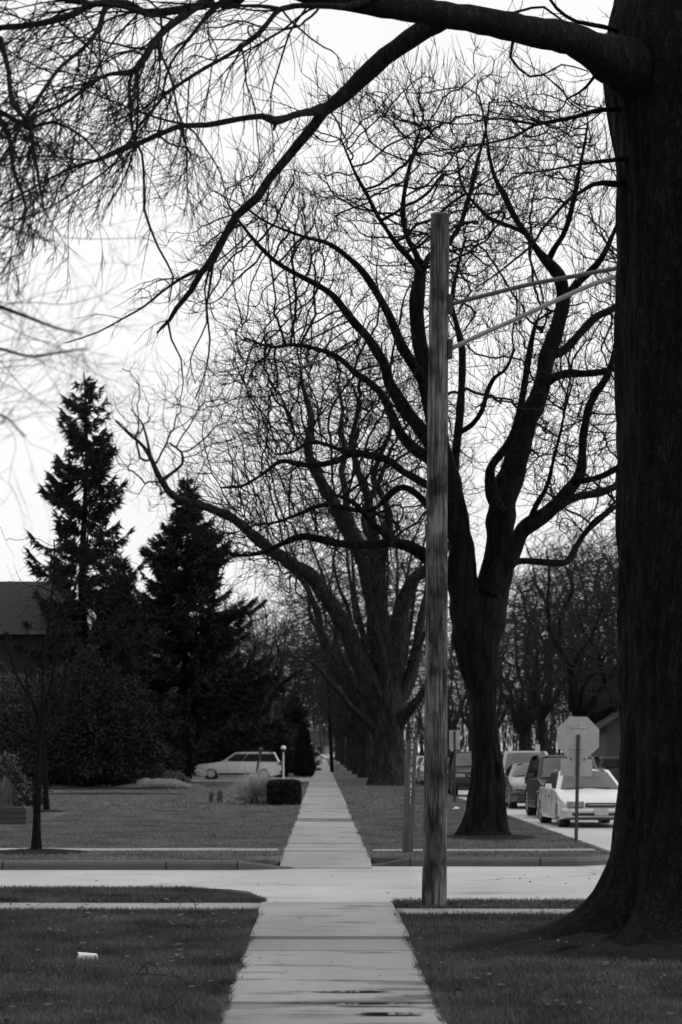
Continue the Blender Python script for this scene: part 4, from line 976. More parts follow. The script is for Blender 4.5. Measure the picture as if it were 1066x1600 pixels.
S2 = spruce('broad dark spruce with a bare lower trunk, directly left of the parked wagon', at_px(291, 131), 17.2, 5.6, 3.7, 8, gap=.32, dens=2.3, droop=.3, power=.88, nb=11, leaf=.34, tr=.33)
S4 = spruce('shorter dark spruce filling the gap between the two tall spruces', at_px(190, 119), 11.8, 2.9, 1.0, 31, gap=.3, dens=1.6, droop=.35, power=.8, nb=10, leaf=.32, tr=.2)
S5 = spruce('dark spruce low behind the left shrubbery, before the house end wall', at_px(92, 109), 8.6, 3.2, .8, 37, gap=.3, dens=1.5, droop=.35, power=.7, nb=10, leaf=.32, tr=.2)
S3 = spruce('small far spruce behind the two cone-shaped evergreens', at_px(458, 185), 6.4, 2.0, .6, 12, gap=.3, dens=1.4, nb=9, leaf=.3, tr=.15)
def leafball(name, blobs, n, leaf, m, parent, seed=0, shell=.55):
    rs = np.random.default_rng(seed); Vt = []
    vol = np.array([b[3] * b[4] * b[5] for b in blobs]) ** .67; vol /= vol.sum()
    for b, f in zip(blobs, vol):
        k = int(n * f); v = rs.normal(0, 1, (k, 3)); v /= np.linalg.norm(v, axis=1, keepdims=True); r = rs.uniform(shell ** 3, 1.12, k) ** (1 / 3.)
        lump = 1 + .18 * np.sin(v[:, 0] * 7 + b[0]) * np.sin(v[:, 1] * 6) + .12 * np.sin(v[:, 2] * 9 + b[1])
        p = np.array(b[:3]) + v * np.array(b[3:6]) * (r * lump)[:, None]; p[:, 2] = np.maximum(p[:, 2], .02)
        d = v + rs.normal(0, .7, (k, 3)); d /= np.linalg.norm(d, axis=1, keepdims=True); w = np.cross(d, rs.normal(0, 1, (k, 3))); w /= np.linalg.norm(w, axis=1, keepdims=True)
        L_ = leaf * rs.uniform(.5, 1.3, k)[:, None]; Vt.append(np.stack([p - w * L_ * .35, p + w * L_ * .35, p + d * L_], 1))
    return tri_obj(name, np.concatenate(Vt), m, parent)
def shrub(label, loc, blobs, n, leaf=.14, m=M_SHRUB, seed=0, group=None, stems=True, cat='shrub', name='shrub'):
    t = thing(name, label, cat, (loc[0], loc[1], 0), group=group)
    leafball('foliage', blobs, n, leaf, m, t, seed)
    if stems:
        rs = random.Random(seed); pl = []
        for b in blobs:
            for _ in range(4):
                e = np.array([b[0] + rs.uniform(-.5, .5) * b[3], b[1] + rs.uniform(-.5, .5) * b[4], b[2] + rs.uniform(-.2, .7) * b[5]]); s0 = np.array([rs.uniform(-.3, .3), rs.uniform(-.3, .3), -.1])
                pl.append((np.array([s0, (s0 + e) / 2 + np.array([rs.uniform(-.2, .2), rs.uniform(-.2, .2), .1]), e]), np.array([.05, .035, .012])))
        tubes_obj('stem', pl, 6, M_BARK2, t)
    return t
# the dark shrubbery in front of the house
GS = 'dark overgrown shrubs before the house'
shrub('tallest dark overgrown shrub, below the tall spruce', at_px(130, 101), [(0, 0, 2.0, 1.9, 1.5, 1.9), (1.5, .3, 1.8, 1.2, 1.1, 1.7), (-1.5, .2, 2.0, 1.2, 1.1, 1.9), (.5, 0, 3.7, 1.1, 1.0, 1.1), (-.8, .1, 4.2, .8, .8, 1.0), (1.3, 0, 4.2, .6, .6, .9), (.2, .2, 5.3, .6, .6, .9)], 24000, seed=1, group=GS)
shrub('dark shrub with sparse pale leaves, behind the slender young tree', at_px(45, 104), [(0, 0, 2.6, 2.2, 1.6, 2.2), (1.8, .2, 2.9, 1.5, 1.4, 2.3), (-2.2, 0, 3.3, 1.8, 1.5, 2.3)], 20000, seed=2, group=GS, m=mat('sparse_pale_leaves', .004, v2=.06, scale=3.5, rough=.6))
shrub('low spreading dark shrub at the right end of the house shrubbery', at_px(205, 102), [(0, 0, 1.4, 1.5, 1.3, 1.5), (-1.2, .2, 1.7, 1.3, 1.2, 1.7), (-.4, .4, 3.2, 1.3, 1.2, 1.6)], 16000, seed=3, group=GS)
shrub('round dark shrub behind the trunk of the broad spruce', at_px(240, 141), [(0, 0, 1.6, 1.9, 1.4, 1.8), (-2.3, .3, 1.9, 1.8, 1.5, 2.0)], 12000, seed=4, leaf=.2)
shrub('long dark foundation shrubbery behind the parked wagon', at_px(365, 150), [(-3, 0, 1.5, 1.9, 1.2, 1.7), (-1, .2, 1.9, 1.6, 1.3, 2.0), (1.0, 0, 1.6, 1.8, 1.3, 1.8), (3.0, .2, 1.3, 1.4, 1.2, 1.4)], 20000, seed=6, leaf=.2)
shrub('dark shrub mass behind the crooked tree', at_px(405, 172), [(-2, 0, 1.8, 2.2, 1.2, 2.2), (1.6, .2, 1.6, 2.0, 1.3, 1.8)], 12000, seed=7, leaf=.22)
shrub('pale grey twiggy shrub at the left edge beside the raised planter', at_px(4, 55.5), [(0, 0, .75, .55, .45, .75), (-.5, .1, .9, .4, .4, .7)], 2600, leaf=.12, m=mat('grey_leaves', .012, v2=.055, scale=6), seed=8)
shrub('dark low bush behind the left planter', at_px(38, 66), [(0, 0, .35, .65, .5, .4), (-.9, .1, .45, .7, .5, .5)], 3500, leaf=.09, seed=9)
shrub('rounded dark shrub on the mound left of the broad spruce trunk', at_px(236, 103), [(0, 0, .55, .75, .6, .5)], 3500, leaf=.1, seed=10, m=mat('grey_green_leaves', .03, v2=.10, scale=6))
shrub('smaller rounded shrub at the right end of the mound', at_px(272, 102), [(0, 0, .3, .6, .5, .35), (.45, 0, .15, .35, .3, .25)], 3000, leaf=.09, seed=11, m=MATS['grey_green_leaves'])
def boulder(label, loc, s, seed):
    V = []; n = 18; mgs = 10; FS = []
    for i in range(mgs + 1):
        for k in range(n):
            ph = math.pi * i / mgs; th = 6.2832 * k / n; v = Vector((math.sin(ph) * math.cos(th), math.sin(ph) * math.sin(th), math.cos(ph)))
            q = v * (1 + .22 * noise.noise(v * 1.6 + Vector((seed, 0, 0))) + .06 * noise.noise(v * 5 + Vector((seed, 0, 0)))); V.append((q.x * s[0], q.y * s[1], q.z * s[2] + s[2] * .5))
    for i in range(mgs):
        for k in range(n): FS.append((i * n + k, (i + 1) * n + k, (i + 1) * n + (k + 1) % n, i * n + (k + 1) % n))
    o = MB().add(V, FS).build('boulder', mat('grey_stone', .11, .35, 6, rough=.9, bump=.8), smooth=True); o.location = (loc[0], loc[1], 0)
    return tag(o, label, 'boulder', 'boulders on the lawn mound')
boulder('pale boulder at the left of the lawn mound', at_px(229, 100), (.5, .4, .28), 1); boulder('widest pale boulder, in the middle of the lawn mound', at_px(258, 99), (.85, .5, .3), 2); boulder('small boulder at the right foot of the lawn mound', at_px(286, 98.5), (.35, .3, .18), 4)
mound('lawn_mound', at_px(250, 102)[0], 102, 2.4, 3.2, .28, M_GRASS, seed=8, rough=.1)
mound('mulch_bed', at_px(150, 97)[0], 97.5, 4.2, 3.0, .06, M_SOIL, seed=12)
mound('mulch_bed', at_px(170, 88)[0], 86, 3.4, 1.5, .05, M_SOIL, seed=13)

def cone_evergreen(label, loc, H, Rr, seed):
    t = thing('cone_evergreen', label, 'evergreen', (loc[0], loc[1], 0), group='cone-shaped evergreens by the driveway'); rs = np.random.default_rng(seed)
    n = 9000; z = H * (1 - np.sqrt(rs.uniform(0, 1, n))) ; z = np.clip(z, .05, H); f = z / H; prof = Rr * np.clip(np.minimum((1 - f) ** .75 * 1.1, .75 + f * 2.2), .02, 1)
    th = rs.uniform(0, 6.283, n); rr = prof * rs.uniform(.82, 1.08, n) * (1 + .07 * np.sin(th * 5 + z * 3)); p = np.stack([rr * np.cos(th), rr * np.sin(th), z], 1)
    d = np.stack([np.cos(th) * .5, np.sin(th) * .5, np.ones(n)], 1) + rs.normal(0, .3, (n, 3)); d /= np.linalg.norm(d, axis=1, keepdims=True); w = np.cross(d, rs.normal(0, 1, (n, 3))); w /= np.linalg.norm(w, axis=1, keepdims=True)
    tri_obj('foliage', np.stack([p - w * .05, p + w * .05, p + d * .2], 1), M_HEDGE, t)
    core = MB(); core.tube([(0, 0, -.1), (0, 0, .3), (0, 0, H * .5), (0, 0, H * .95)], [.06, Rr * .7, Rr * .6, .02], 14); core.build('trunk', M_BARK2, t, smooth=True)
cone_evergreen('narrower cone-shaped evergreen behind the white yard lamp', at_px(438, 139), 3.25, .42, 1)
cone_evergreen('fuller cone-shaped evergreen nearest the far sidewalk', at_px(475, 143), 3.45, .62, 2)

# clipped hedge block by the sidewalk
hg = thing('clipped_hedge', 'squared dark clipped hedge at the sidewalk edge, right of the pale grass clump', 'hedge', (-1.13, 69.2, 0)); rs_ = np.random.default_rng(5); n = 15000
u = rs_.uniform(-1, 1, (n, 3)); ax = rs_.integers(0, 3, n); sg = np.where(rs_.random(n) < .5, -1, 1); u[np.arange(n), ax] = sg; u /= (np.abs(u) ** 6).sum(1, keepdims=True) ** (1 / 6)
u *= (1 + rs_.normal(0, .03, n))[:, None]; p = u * np.array([.47, .85, .36]) + np.array([0, 0, .37]); p = p[p[:, 2] > .02]; n = len(p)
d_ = rs_.normal(0, 1, (n, 3)) + (p - np.array([0, 0, .37])) * 2; d_ /= np.linalg.norm(d_, axis=1, keepdims=True); w_ = np.cross(d_, rs_.normal(0, 1, (n, 3))); w_ /= np.linalg.norm(w_, axis=1, keepdims=True)
tri_obj('foliage', np.stack([p - w_ * .018, p + w_ * .018, p + d_ * .05], 1), M_HEDGE, hg)
bevel(MB().box((0, 0, .34), (.84, 1.58, .64)).build('branch_core', M_HEDGE, hg), .1, 3)

# fountain grass and stalks
def fountain(label, loc, r, h, n, m, seed, upr=.0, group=None, cat='grass clump'):
    rs = np.random.default_rng(seed); pl = []
    for _ in range(n):
        a = rs.uniform(0, 6.283); b = rs.uniform(0, r * .35); L_ = h * rs.uniform(.7, 1.25); out = r * rs.uniform(.15, 1.15) * (1 - upr); s = np.linspace(0, 1, 6)
        el = rs.uniform(.35, 1.0) if upr < .2 else rs.uniform(.8, 1.0); el = math.pi / 2 * el; dr = rs.uniform(.1, .75) * math.cos(el) ** .5
        x = math.cos(a) * (b + r * 1.25 * math.cos(el) * s); y = math.sin(a) * (b + r * 1.25 * math.cos(el) * s); z = L_ * (math.sin(el) * s ** .85 * 1.0 - dr * s ** 2.6 * .8); z = np.maximum(z, .01 * s)
        pl.append((np.stack([x, y, z], 1), np.linspace(.011, .003, 6)))
    o = tubes_obj('ornamental_grass', pl, 3, m); o.location = (loc[0], loc[1], 0); return tag(o, label, cat, group)
fountain('pale fountain of dry ornamental grass left of the clipped hedge', at_px(402, 70), .82, .9, 3200, M_STRAW, 1)
GK = 'dead stalk clumps left of the pale grass'
fountain('leftmost clump of short dark dead stalks on the lawn', at_px(330, 72), .16, .34, 120, mat('dead_stalks', .03, v2=.14, scale=8), 2, .6, GK)
fountain('middle clump of thin dead stalks on the lawn', at_px(344, 72), .2, .42, 90, MATS['dead_stalks'], 3, .6, GK)
fountain('clump of dead stalks nearest the pale ornamental grass', at_px(358, 71.5), .2, .36, 140, MATS['dead_stalks'], 4, .5, GK)
fountain('tall pale dry grass standing in the raised planter', at_px(6, 52.6), .35, .9, 500, mat('dull_straw', .04, v2=.16, scale=8), 5, .3)

# raised planter at the left edge
pl_ = thing('raised_planter', 'dark raised timber planter cut off by the left edge', 'planter', (-7.4, 51.9, 0)); M_TIM = mat('dark_timber', .015, v2=.04, scale=5, stretch=(.3, 3, 3), bump=.5)
for k in range(3):
    bevel(MB().box((0, -.5, .06 + k * .125), (1.62, .1, .118)).build('board', M_TIM, pl_), .008)
bevel(MB().box((.76, 0, .185), (.1, .9, .36)).build('end_board', M_TIM, pl_), .008); bevel(MB().box((-.76, 0, .185), (.1, .9, .36)).build('end_board', M_TIM, pl_), .008); bevel(MB().box((0, .5, .185), (1.62, .1, .36)).build('board', M_TIM, pl_), .008)
MB().box((0, 0, .15), (1.44, .9, .3)).build('soil', M_SOIL, pl_)

# ================================================================== HOUSES
M_ROOF = mat('dark_roof_shingles', .010, .35, 6, rough=.9, bump=.8, bscale=22, stretch=(1, 1, 3)); M_BRICK = mat('dark_brick', .012, .4, 12, rough=.9, bump=.6, bscale=40)
M_TRIM = mat('grey_trim', .05, .3, 5); M_GLASS = mat('dark_window_glass', .02, .2, 1, rough=.08); M_SID = mat('grey_siding', .04, .2, 3, stretch=(.2, .2, 14), bump=.4)
def house(label, cx, cy, w, dp, eave, ridge, wallm=M_BRICK, storeys=2, gable_front=False, chim=True, group=None, rz=0):
    t = thing('house', label, 'house', (cx, cy, 0), rz, group)
    wl = MB().box((0, 0, eave / 2), (w, dp, eave)); hw, hd = w / 2, dp / 2
    if gable_front: wl.add([(-hw + .01, -hd, eave), (hw - .01, -hd, eave), (0, -hd, ridge - .2), (-hw + .01, hd, eave), (hw - .01, hd, eave), (0, hd, ridge - .2)], [(0, 1, 2), (5, 4, 3)])
    else: wl.add([(-hw, -hd + .01, eave), (-hw, hd - .01, eave), (-hw, 0, ridge - .2), (hw, -hd + .01, eave), (hw, hd - .01, eave), (hw, 0, ridge - .2)], [(2, 1, 0), (3, 4, 5)])
    wl.build('wall', wallm, t); o = .45; th = .16
    if gable_front:
        r = MB()
        for s in (-1, 1):
            a = (s * (hw + o), eave - o * (ridge - eave) / hw); r.add([(a[0], -hd - o, a[1]), (0, -hd - o, ridge), (0, hd + o, ridge), (a[0], hd + o, a[1]), (a[0], -hd - o, a[1] - th), (0, -hd - o, ridge - th), (0, hd + o, ridge - th), (a[0], hd + o, a[1] - th)], [(0, 1, 2, 3), (7, 6, 5, 4), (0, 3, 7, 4), (0, 4, 5, 1), (3, 2, 6, 7)])
    else:
        r = MB()
        for s in (-1, 1):
            a = (s * (hd + o), eave - o * (ridge - eave) / hd); r.add([(-hw - o, a[0], a[1]), (-hw - o, 0, ridge), (hw + o, 0, ridge), (hw + o, a[0], a[1]), (-hw - o, a[0], a[1] - th), (-hw - o, 0, ridge - th), (hw + o, 0, ridge - th), (hw + o, a[0], a[1] - th)], [(0, 1, 2, 3), (7, 6, 5, 4), (0, 3, 7, 4), (0, 4, 5, 1), (3, 2, 6, 7)])
    rf = r.build('roof', M_ROOF, t)
    if not gable_front: MB().box((0, -hd - o - .06, eave - o * (ridge - eave) / hd - .05), (w + .9, .12, .16)).build('gutter', M_TRIM, t)
    if chim: MB().box((w * .3, .6, ridge + .2), (.9, .7, 1.8)).build('chimney', M_BRICK, rf)
    nw = max(2, int(w / 3.2))
    for s_ in range(storeys):
        zc = 1.6 + s_ * 2.8
        if zc + .8 > eave: continue
        for i in range(nw):
            x = -hw + (i + .5) * w / nw; wn = MB().box((x, -hd - .02, zc), (1.2, .1, 1.5)).build('window', M_TRIM, t)
            for k in (-1, 1): MB().box((x + k * .28, -hd - .075, zc), (.48, .02, 1.3)).build('pane', M_GLASS, wn)
    MB().box((w * .08, -hd - .03, 1.05), (1.0, .1, 2.1)).build('door', M_TRIM, t)
    return t
house('large dark house with a long shingled roof behind the left shrubbery', -21.2, 112, 17, 9, 7.4, 9.85, chim=False)
house('dark house half hidden behind the broad spruce', -15, 165, 13, 9, 5.4, 8.2)
house('small dark house with its gable to the street, across from the parked cars', 20.2, 138, 7.5, 10, 3.2, 5.6, M_SID, 1, True)
house('grey house beyond the thicket across the side street', 26, 178, 12, 10, 5.2, 8, M_SID, 2)
house('far dark house left of the sidewalk beyond the small spruce', -11, 225, 12, 9, 5.0, 7.5)
house('far grey house at the end of the left yards', -9, 300, 12, 9, 5, 7.8, M_SID)
house('distant pale house closing the view across the far street', 6, 452, 16, 9, 3.2, 5.5, mat('pale_siding', .3, .2, 3), 1)

# ================================================================== POLE, SIGNS, POSTS
M_POLE = bpy.data.materials.new('weathered_pole_wood')
def _pole():
    m = M_POLE; m.use_nodes = True; t = m.node_tree; b = t.nodes['Principled BSDF']; b.inputs['Roughness'].default_value = .9; b.inputs['Specular IOR Level'].default_value = .12
    c = t.nodes.new('ShaderNodeTexCoord')
    def nz(st, sc, dt):
        mp_ = t.nodes.new('ShaderNodeMapping'); mp_.inputs['Scale'].default_value = st; n = t.nodes.new('ShaderNodeTexNoise'); n.inputs['Scale'].default_value = sc; n.inputs['Detail'].default_value = dt
        t.links.new(c.outputs['Object'], mp_.inputs[0]); t.links.new(mp_.outputs[0], n.inputs['Vector']); return n.outputs['Fac']
    def rg(x, a, b_, lo, hi):
        q = t.nodes.new('ShaderNodeMapRange'); q.inputs[1].default_value = a; q.inputs[2].default_value = b_; q.inputs[3].default_value = lo; q.inputs[4].default_value = hi; t.links.new(x, q.inputs[0]); return q.outputs[0]
    def mu(x, y):
        q = t.nodes.new('ShaderNodeMath'); q.operation = 'MULTIPLY'; t.links.new(x, q.inputs[0]); t.links.new(y, q.inputs[1]); return q.outputs[0]
    grain = nz((60, 60, 3.2), 1, 6); blotch = nz((6, 6, 3.0), 1, 9); band = nz((2, 2, .7), 1.3, 4)
    t.links.new(mu(mu(rg(grain, .32, .62, .022, .12), rg(blotch, .38, .6, .25, 1.35)), rg(band, .35, .65, .6, 1.3)), b.inputs['Base Color'])
    bp = t.nodes.new('ShaderNodeBump'); bp.inputs['Strength'].default_value = .9; bp.inputs['Distance'].default_value = .01; t.links.new(grain, bp.inputs['Height']); t.links.new(bp.outputs[0], b.inputs['Normal'])
_pole()
M_POST = mat('dark_painted_metal', .012, .2, 10, rough=.6); M_SIGNB = mat('dull_aluminium', .27, .14, 7, rough=.55, metallic=.2, stretch=(1, 1, .6))
M_GALV = mat('galvanised_tube', .20, .2, 9, rough=.45, metallic=.4); M_WHITE = mat('white_paint', .7, .08, 8, rough=.5)
PX0, PD = 1.18, 24.2
pole = thing('wooden_pole', 'tall weathered wooden pole with a flat top at the corner lawn', 'pole', (PX0, PD, 0))
C = np.array([(z * .0082 + .004 * math.sin(z), 0, z) for z in np.linspace(-.3, 7.27, 90)]); Rr = np.linspace(.131, .098, 90)
trunk_mesh('shaft', C, Rr, M_POLE, pole, sides=48, amp=.008, flutes=3, ftamp=.006, seed=2, fine=.004)
MB().tube([(.0595, 0, 7.262), (.0596, 0, 7.28)], [.0985, .0975], 32).build('pole_top', mat('grey_end_grain', .10, .3, 14), pole)
# deep drying cracks
ck = MB()
for (th, z0, z1) in ((-1.35, .8, 2.6), (-1.9, 2.2, 3.9), (-1.0, 3.6, 5.4), (-1.7, 5.2, 7.1), (-.7, .3, 1.5), (-2.3, 4.4, 5.9), (-.8, 5.9, 7.0)):
    zz = np.linspace(z0, z1, 26); P_ = []
    for q, z in enumerate(zz):
        rr = .131 - .0044 * (z + .3) ; t2 = th + .05 * math.sin(z * 7 + th) ; w2 = .0045 * math.sin(math.pi * q / 25) + .0006
        P_ += [(z * .0082 + (rr + .003) * math.cos(t2 - w2 / rr), (rr + .003) * math.sin(t2 - w2 / rr), z), (z * .0082 + (rr + .003) * math.cos(t2 + w2 / rr), (rr + .003) * math.sin(t2 + w2 / rr), z)]
    ck.add(P_, [(2 * i, 2 * i + 1, 2 * i + 3, 2 * i + 2) for i in range(25)])
for k_ in range(14):   # staples and nails left in the wood
    z = random.uniform(.9, 2.3); th = random.uniform(-2.4, -.7); q = .131 - .0044 * (z + .3) + .002; ck.box((z * .0082 + q * math.cos(th), q * math.sin(th), z), (.012, .012, .004))
ck.build('drying_crack', mat('crack_black', .004, .1), pole)
arm = thing('street_light', 'street light on two converging grey tubes bolted to the wooden pole', 'street light', (PX0, PD, 0))
def Q_(px, py): q = P(px, py, PD); return (q[0] - PX0, 0, q[2])
def curve(pts, rad, nm, m, par, sides=12):
    X = catmull([(p[0], p[1], p[2]) for p in pts], .05); MB().tube([tuple(p) for p in X], rad, sides).build(nm, m, par, smooth=True)
curve([Q_(702, 476), Q_(760, 461), Q_(830, 444), (Q_(900, 431)), Q_(960, 420), Q_(1010, 414), Q_(1060, 410)], .023, 'upper_tube', mat('dark_tube', .06, .2, 9, rough=.5, metallic=.3), arm)
curve([Q_(702, 546), Q_(760, 519), Q_(810, 497), Q_(870, 469), Q_(920, 447), Q_(960, 433), Q_(1005, 419)], .024, 'lower_tube', M_GALV, arm)
curve([Q_(812, 449), Q_(812, 497)], .011, 'strut', M_GALV, arm, 8)
for yy in (476, 546): b_ = Q_(704, yy); bevel(MB().box((b_[0] - .005, -.02, b_[2]), (.05, .1, .2)).build('bracket', M_POST, arm), .006)
hd_ = Q_(1085, 410); MB().tube([(hd_[0] - .22, 0, hd_[2]), (hd_[0] - .05, 0, hd_[2] + .01), (hd_[0] + .25, 0, hd_[2] - .01), (hd_[0] + .42, 0, hd_[2] - .03)], [.04, .09, .12, .05], 14).build('lamp_head', M_SIGNB, arm, smooth=True)

def text_obj(s, size, m, loc, rot, parent, name='lettering', spacing=1.0):
    cu = bpy.data.curves.new(name, 'FONT'); cu.body = s; cu.size = size; cu.align_x = 'CENTER'; cu.align_y = 'CENTER'; cu.extrude = .0015; cu.space_line = spacing
    o = bpy.data.objects.new(name, cu); COL.objects.link(o); bpy.context.view_layer.update()
    me = bpy.data.meshes.new_from_object(o.evaluated_get(bpy.context.evaluated_depsgraph_get())); bpy.data.objects.remove(o)
    o = link(name, me, None, parent); me.materials.clear(); me.materials.append(m); o.location = loc; o.rotation_euler = rot; return o
# street-name post with a column of white letters
npst = thing('name_post', 'leaning dark square post with white letters down its face, left of the wooden pole', 'street post', ((637 - VX) / F * 37.0, 37.0, 0), 0)
npst.rotation_euler = (0, math.radians(2.0), 0)
M_PST = mat('grey_post_wood', .02, v2=.085, scale=4, rough=.8, stretch=(4, 4, .4), bump=.5)
bevel(MB().box((0, 0, .87), (.175, .175, 1.84)).build('post', M_PST, npst), .012)
bevel(MB().box((0, 0, 1.78), (.15, .15, .03), taper=.3).build('cap', M_PST, npst), .008)
text_obj("O\nY\nI\nH\nL\nA\nS\nI", .115, M_WHITE, (.012, -.0895, 1.27), (math.radians(90), 0, 0), npst, spacing=.98).scale = (.42, 1.12, 1)

# stop sign seen from behind
SX, SD = 4.54, 41.2
ss = thing('stop_sign', 'back of an octagonal sign with a plate below it, before the white car', 'sign', (SX, SD, 0), 0); ss.rotation_euler = (0, math.radians(1.3), math.radians(4))
bevel(MB().box((0, -.03, .93), (.06, .035, 2.0)).build('post', M_POST, ss), .008)
oc = MB(); Rg = .38 / math.cos(math.pi / 8)
ring = [(Rg * math.cos(math.pi / 8 + i * math.pi / 4), Rg * math.sin(math.pi / 8 + i * math.pi / 4)) for i in range(8)]
oc.add([(x, 0, 1.87 + z) for x, z in ring] + [(x, .006, 1.87 + z) for x, z in ring], [tuple(range(8)), tuple(range(15, 7, -1))] + [(i, i + 8, (i + 1) % 8 + 8, (i + 1) % 8) for i in range(8)]).build('octagonal_plate', M_SIGNB, ss)
of = MB(); of.add([(x * .97, .0085, 1.87 + z * .97) for x, z in ring], [tuple(range(7, -1, -1))]).build('sign_face', mat('sign_red_as_grey', .12, .05), ss)
bevel(MB().box((-.02, .004, 1.335), (.57, .008, .30)).build('lower_plate', M_SIGNB, ss), .003)
text_obj('STOP', .3, M_WHITE, (0, .010, 1.87), (math.radians(90), 0, math.radians(180)), ss)
bl = MB()
for z in (1.62, 2.1, 1.4, 1.27): bl.tube([(0, -.052, z), (0, -.044, z)], .012, 8)
for z in (1.48,):
    for x in (-.12, .12): bl.box((x, -.003, z + .01), (.02, .006, .06))
bl.build('bolt', M_POST, ss)
ho = MB()
for q in range(24):
    if .1 < .12 + q * .075 < 1.8: ho.tube([(0, -.0505, .12 + q * .075), (0, -.0485, .12 + q * .075)], .006, 8)
ho.build('punched_hole', M_SIGNB, ss)
bevel(MB().box((0, -.008, 2.06), (.3, .012, .035)).build('brace', M_SIGNB, ss), .002); bevel(MB().box((0, -.008, 1.68), (.3, .012, .035)).build('brace', M_SIGNB, ss), .002)
# parking sign further down the kerb
ps = thing('parking_sign', 'narrow grey parking sign seen from behind, between the wooden pole and the forked trunk', 'sign', (4.17, 72.4, 0))
bevel(MB().box((0, -.03, 1.1), (.07, .04, 2.3)).build('post', M_POST, ps), .01)
bevel(MB().box((0, 0, 1.97), (.33, .01, .6)).build('plate', M_SIGNB, ps), .004)
ps2 = thing('parking_sign', 'small far parking sign above the row of cars, right of the forked trunk', 'sign', ((840 - VX) / F * 95, 95, 0)); MB().box((0, .02, 1.0), (.05, .04, 2.1)).build('post', M_GALV, ps2); bevel(MB().box((0, 0, 1.7), (.2, .01, .36)).build('plate', mat('pale_sign_plate', .4, .1), ps2), .004)

# yard lamps
def yard_lamp(label, loc, h=1.9, group='yard lamps'):
    t = thing('yard_lamp', label, 'lamp post', (loc[0], loc[1], 0), group=group)
    MB().tube([(0, 0, -.1), (0, 0, .1), (0, 0, .12), (0, 0, h - .36)], [.07, .07, .045, .04], 12).build('post', M_WHITE, t, smooth=False)
    MB().tube([(0, 0, h - .36), (0, 0, h - .33), (0, 0, h - .2)], [.09, .12, .13], 12).build('lamp_base', M_POST, t)
    g = []; MB().tube([(0, 0, h - .2 + .26 * math.sin(a) * .5 + .05) for a in np.linspace(-1.2, 1.57, 8)], [max(.005, .14 * math.cos(a)) for a in np.linspace(-1.2, 1.57, 8)], 16).build('globe', mat('milky_globe', .65, .05, 3, rough=.3), t, smooth=True)
yard_lamp('white yard lamp with a globe, behind the clipped hedge', at_px(443, 118.8)); yard_lamp('far white yard lamp globe beside the end of the sidewalk', at_px(486, 196), 2.3)
gp = thing('bird_feeder', 'leaning dark pole with a small bird feeder in front of the parked wagon', 'bird feeder', at_px(398, 119) + (0,)); gp.rotation_euler = (0, math.radians(11), 0)
MB().tube([(0, 0, -.1), (0, 0, 1.4)], .055, 10).build('post', M_POST, gp); bevel(MB().box((0, 0, 1.56), (.17, .17, .34)).build('feeder_box', mat('weathered_grey', .05, .3), gp), .01)
MB().add([(-.12, -.12, 1.73), (.12, -.12, 1.73), (.12, .12, 1.73), (-.12, .12, 1.73), (0, 0, 1.84)], [(0, 1, 4), (1, 2, 4), (2, 3, 4), (3, 0, 4), (3, 2, 1, 0)]).build('feeder_roof', MATS['weathered_grey'], gp)
# far utility pole and hydrant
up = thing('utility_pole', 'slim dark pole leaning beside the far sidewalk', 'pole', ((519 - VX) / F * 172 , 172, 0)); up.rotation_euler = (0, math.radians(-2.5), 0)
MB().tube([(0, 0, -.2), (0, 0, 9)], [.15, .1], 12).build('shaft', M_BARK2, up); MB().box((0, 0, 8.3), (2.0, .1, .12)).build('crossarm', M_BARK2, up)
hy = thing('fire_hydrant', 'small grey hydrant beside the far sidewalk, right of the slim leaning pole', 'hydrant', ((529 - VX) / F * 168, 168, 0)); M_HY = mat('grey_hydrant', .2, .15)
MB().tube([(0, 0, 0), (0, 0, .05), (0, 0, .06), (0, 0, .5), (0, 0, .55), (0, 0, .6), (0, 0, .72), (0, 0, .78)], [.17, .17, .12, .12, .15, .15, .1, .02], 14).build('barrel', M_HY, hy)
for s in (-1, 1): MB().tube([(s * .1, 0, .42), (s * .2, 0, .42)], .06, 10).build('nozzle', M_HY, hy)

# ================================================================== VEHICLES (nose towards local -Y)
M_TYRE = mat('tyre_rubber', .012, .2, 20, rough=.85); M_RIM = mat('alloy_rim', .35, .1, 8, rough=.35, metallic=.25); M_CARGL = mat('car_glass', .004, .1, 2, rough=.12, spec=.15); M_WSGL = mat('windshield_glass', .10, .4, 1.1, rough=.10, metallic=.7)
M_LAMP = mat('clear_lamp_glass', .22, .5, 16, rough=.15); M_BLACKP = mat('black_plastic', .012, .2, 10, rough=.5); M_TAIL = mat('tail_lamp_glass', .08, .2, 9, rough=.2); M_PLATE = mat('licence_plate', .35, .2, 30)
def paint(name, v): return mat(name, v, .04, 2, rough=.3, coat=.6, spec=.5, metallic=0)
PW = paint('white_car_paint', .52); PX = paint('bright_silver_paint', .42); PB = mat('black_car_paint', .006, .04, 2, rough=.35, spec=.35); PS = paint('silver_car_paint', .25); PG = paint('grey_car_paint', .08)
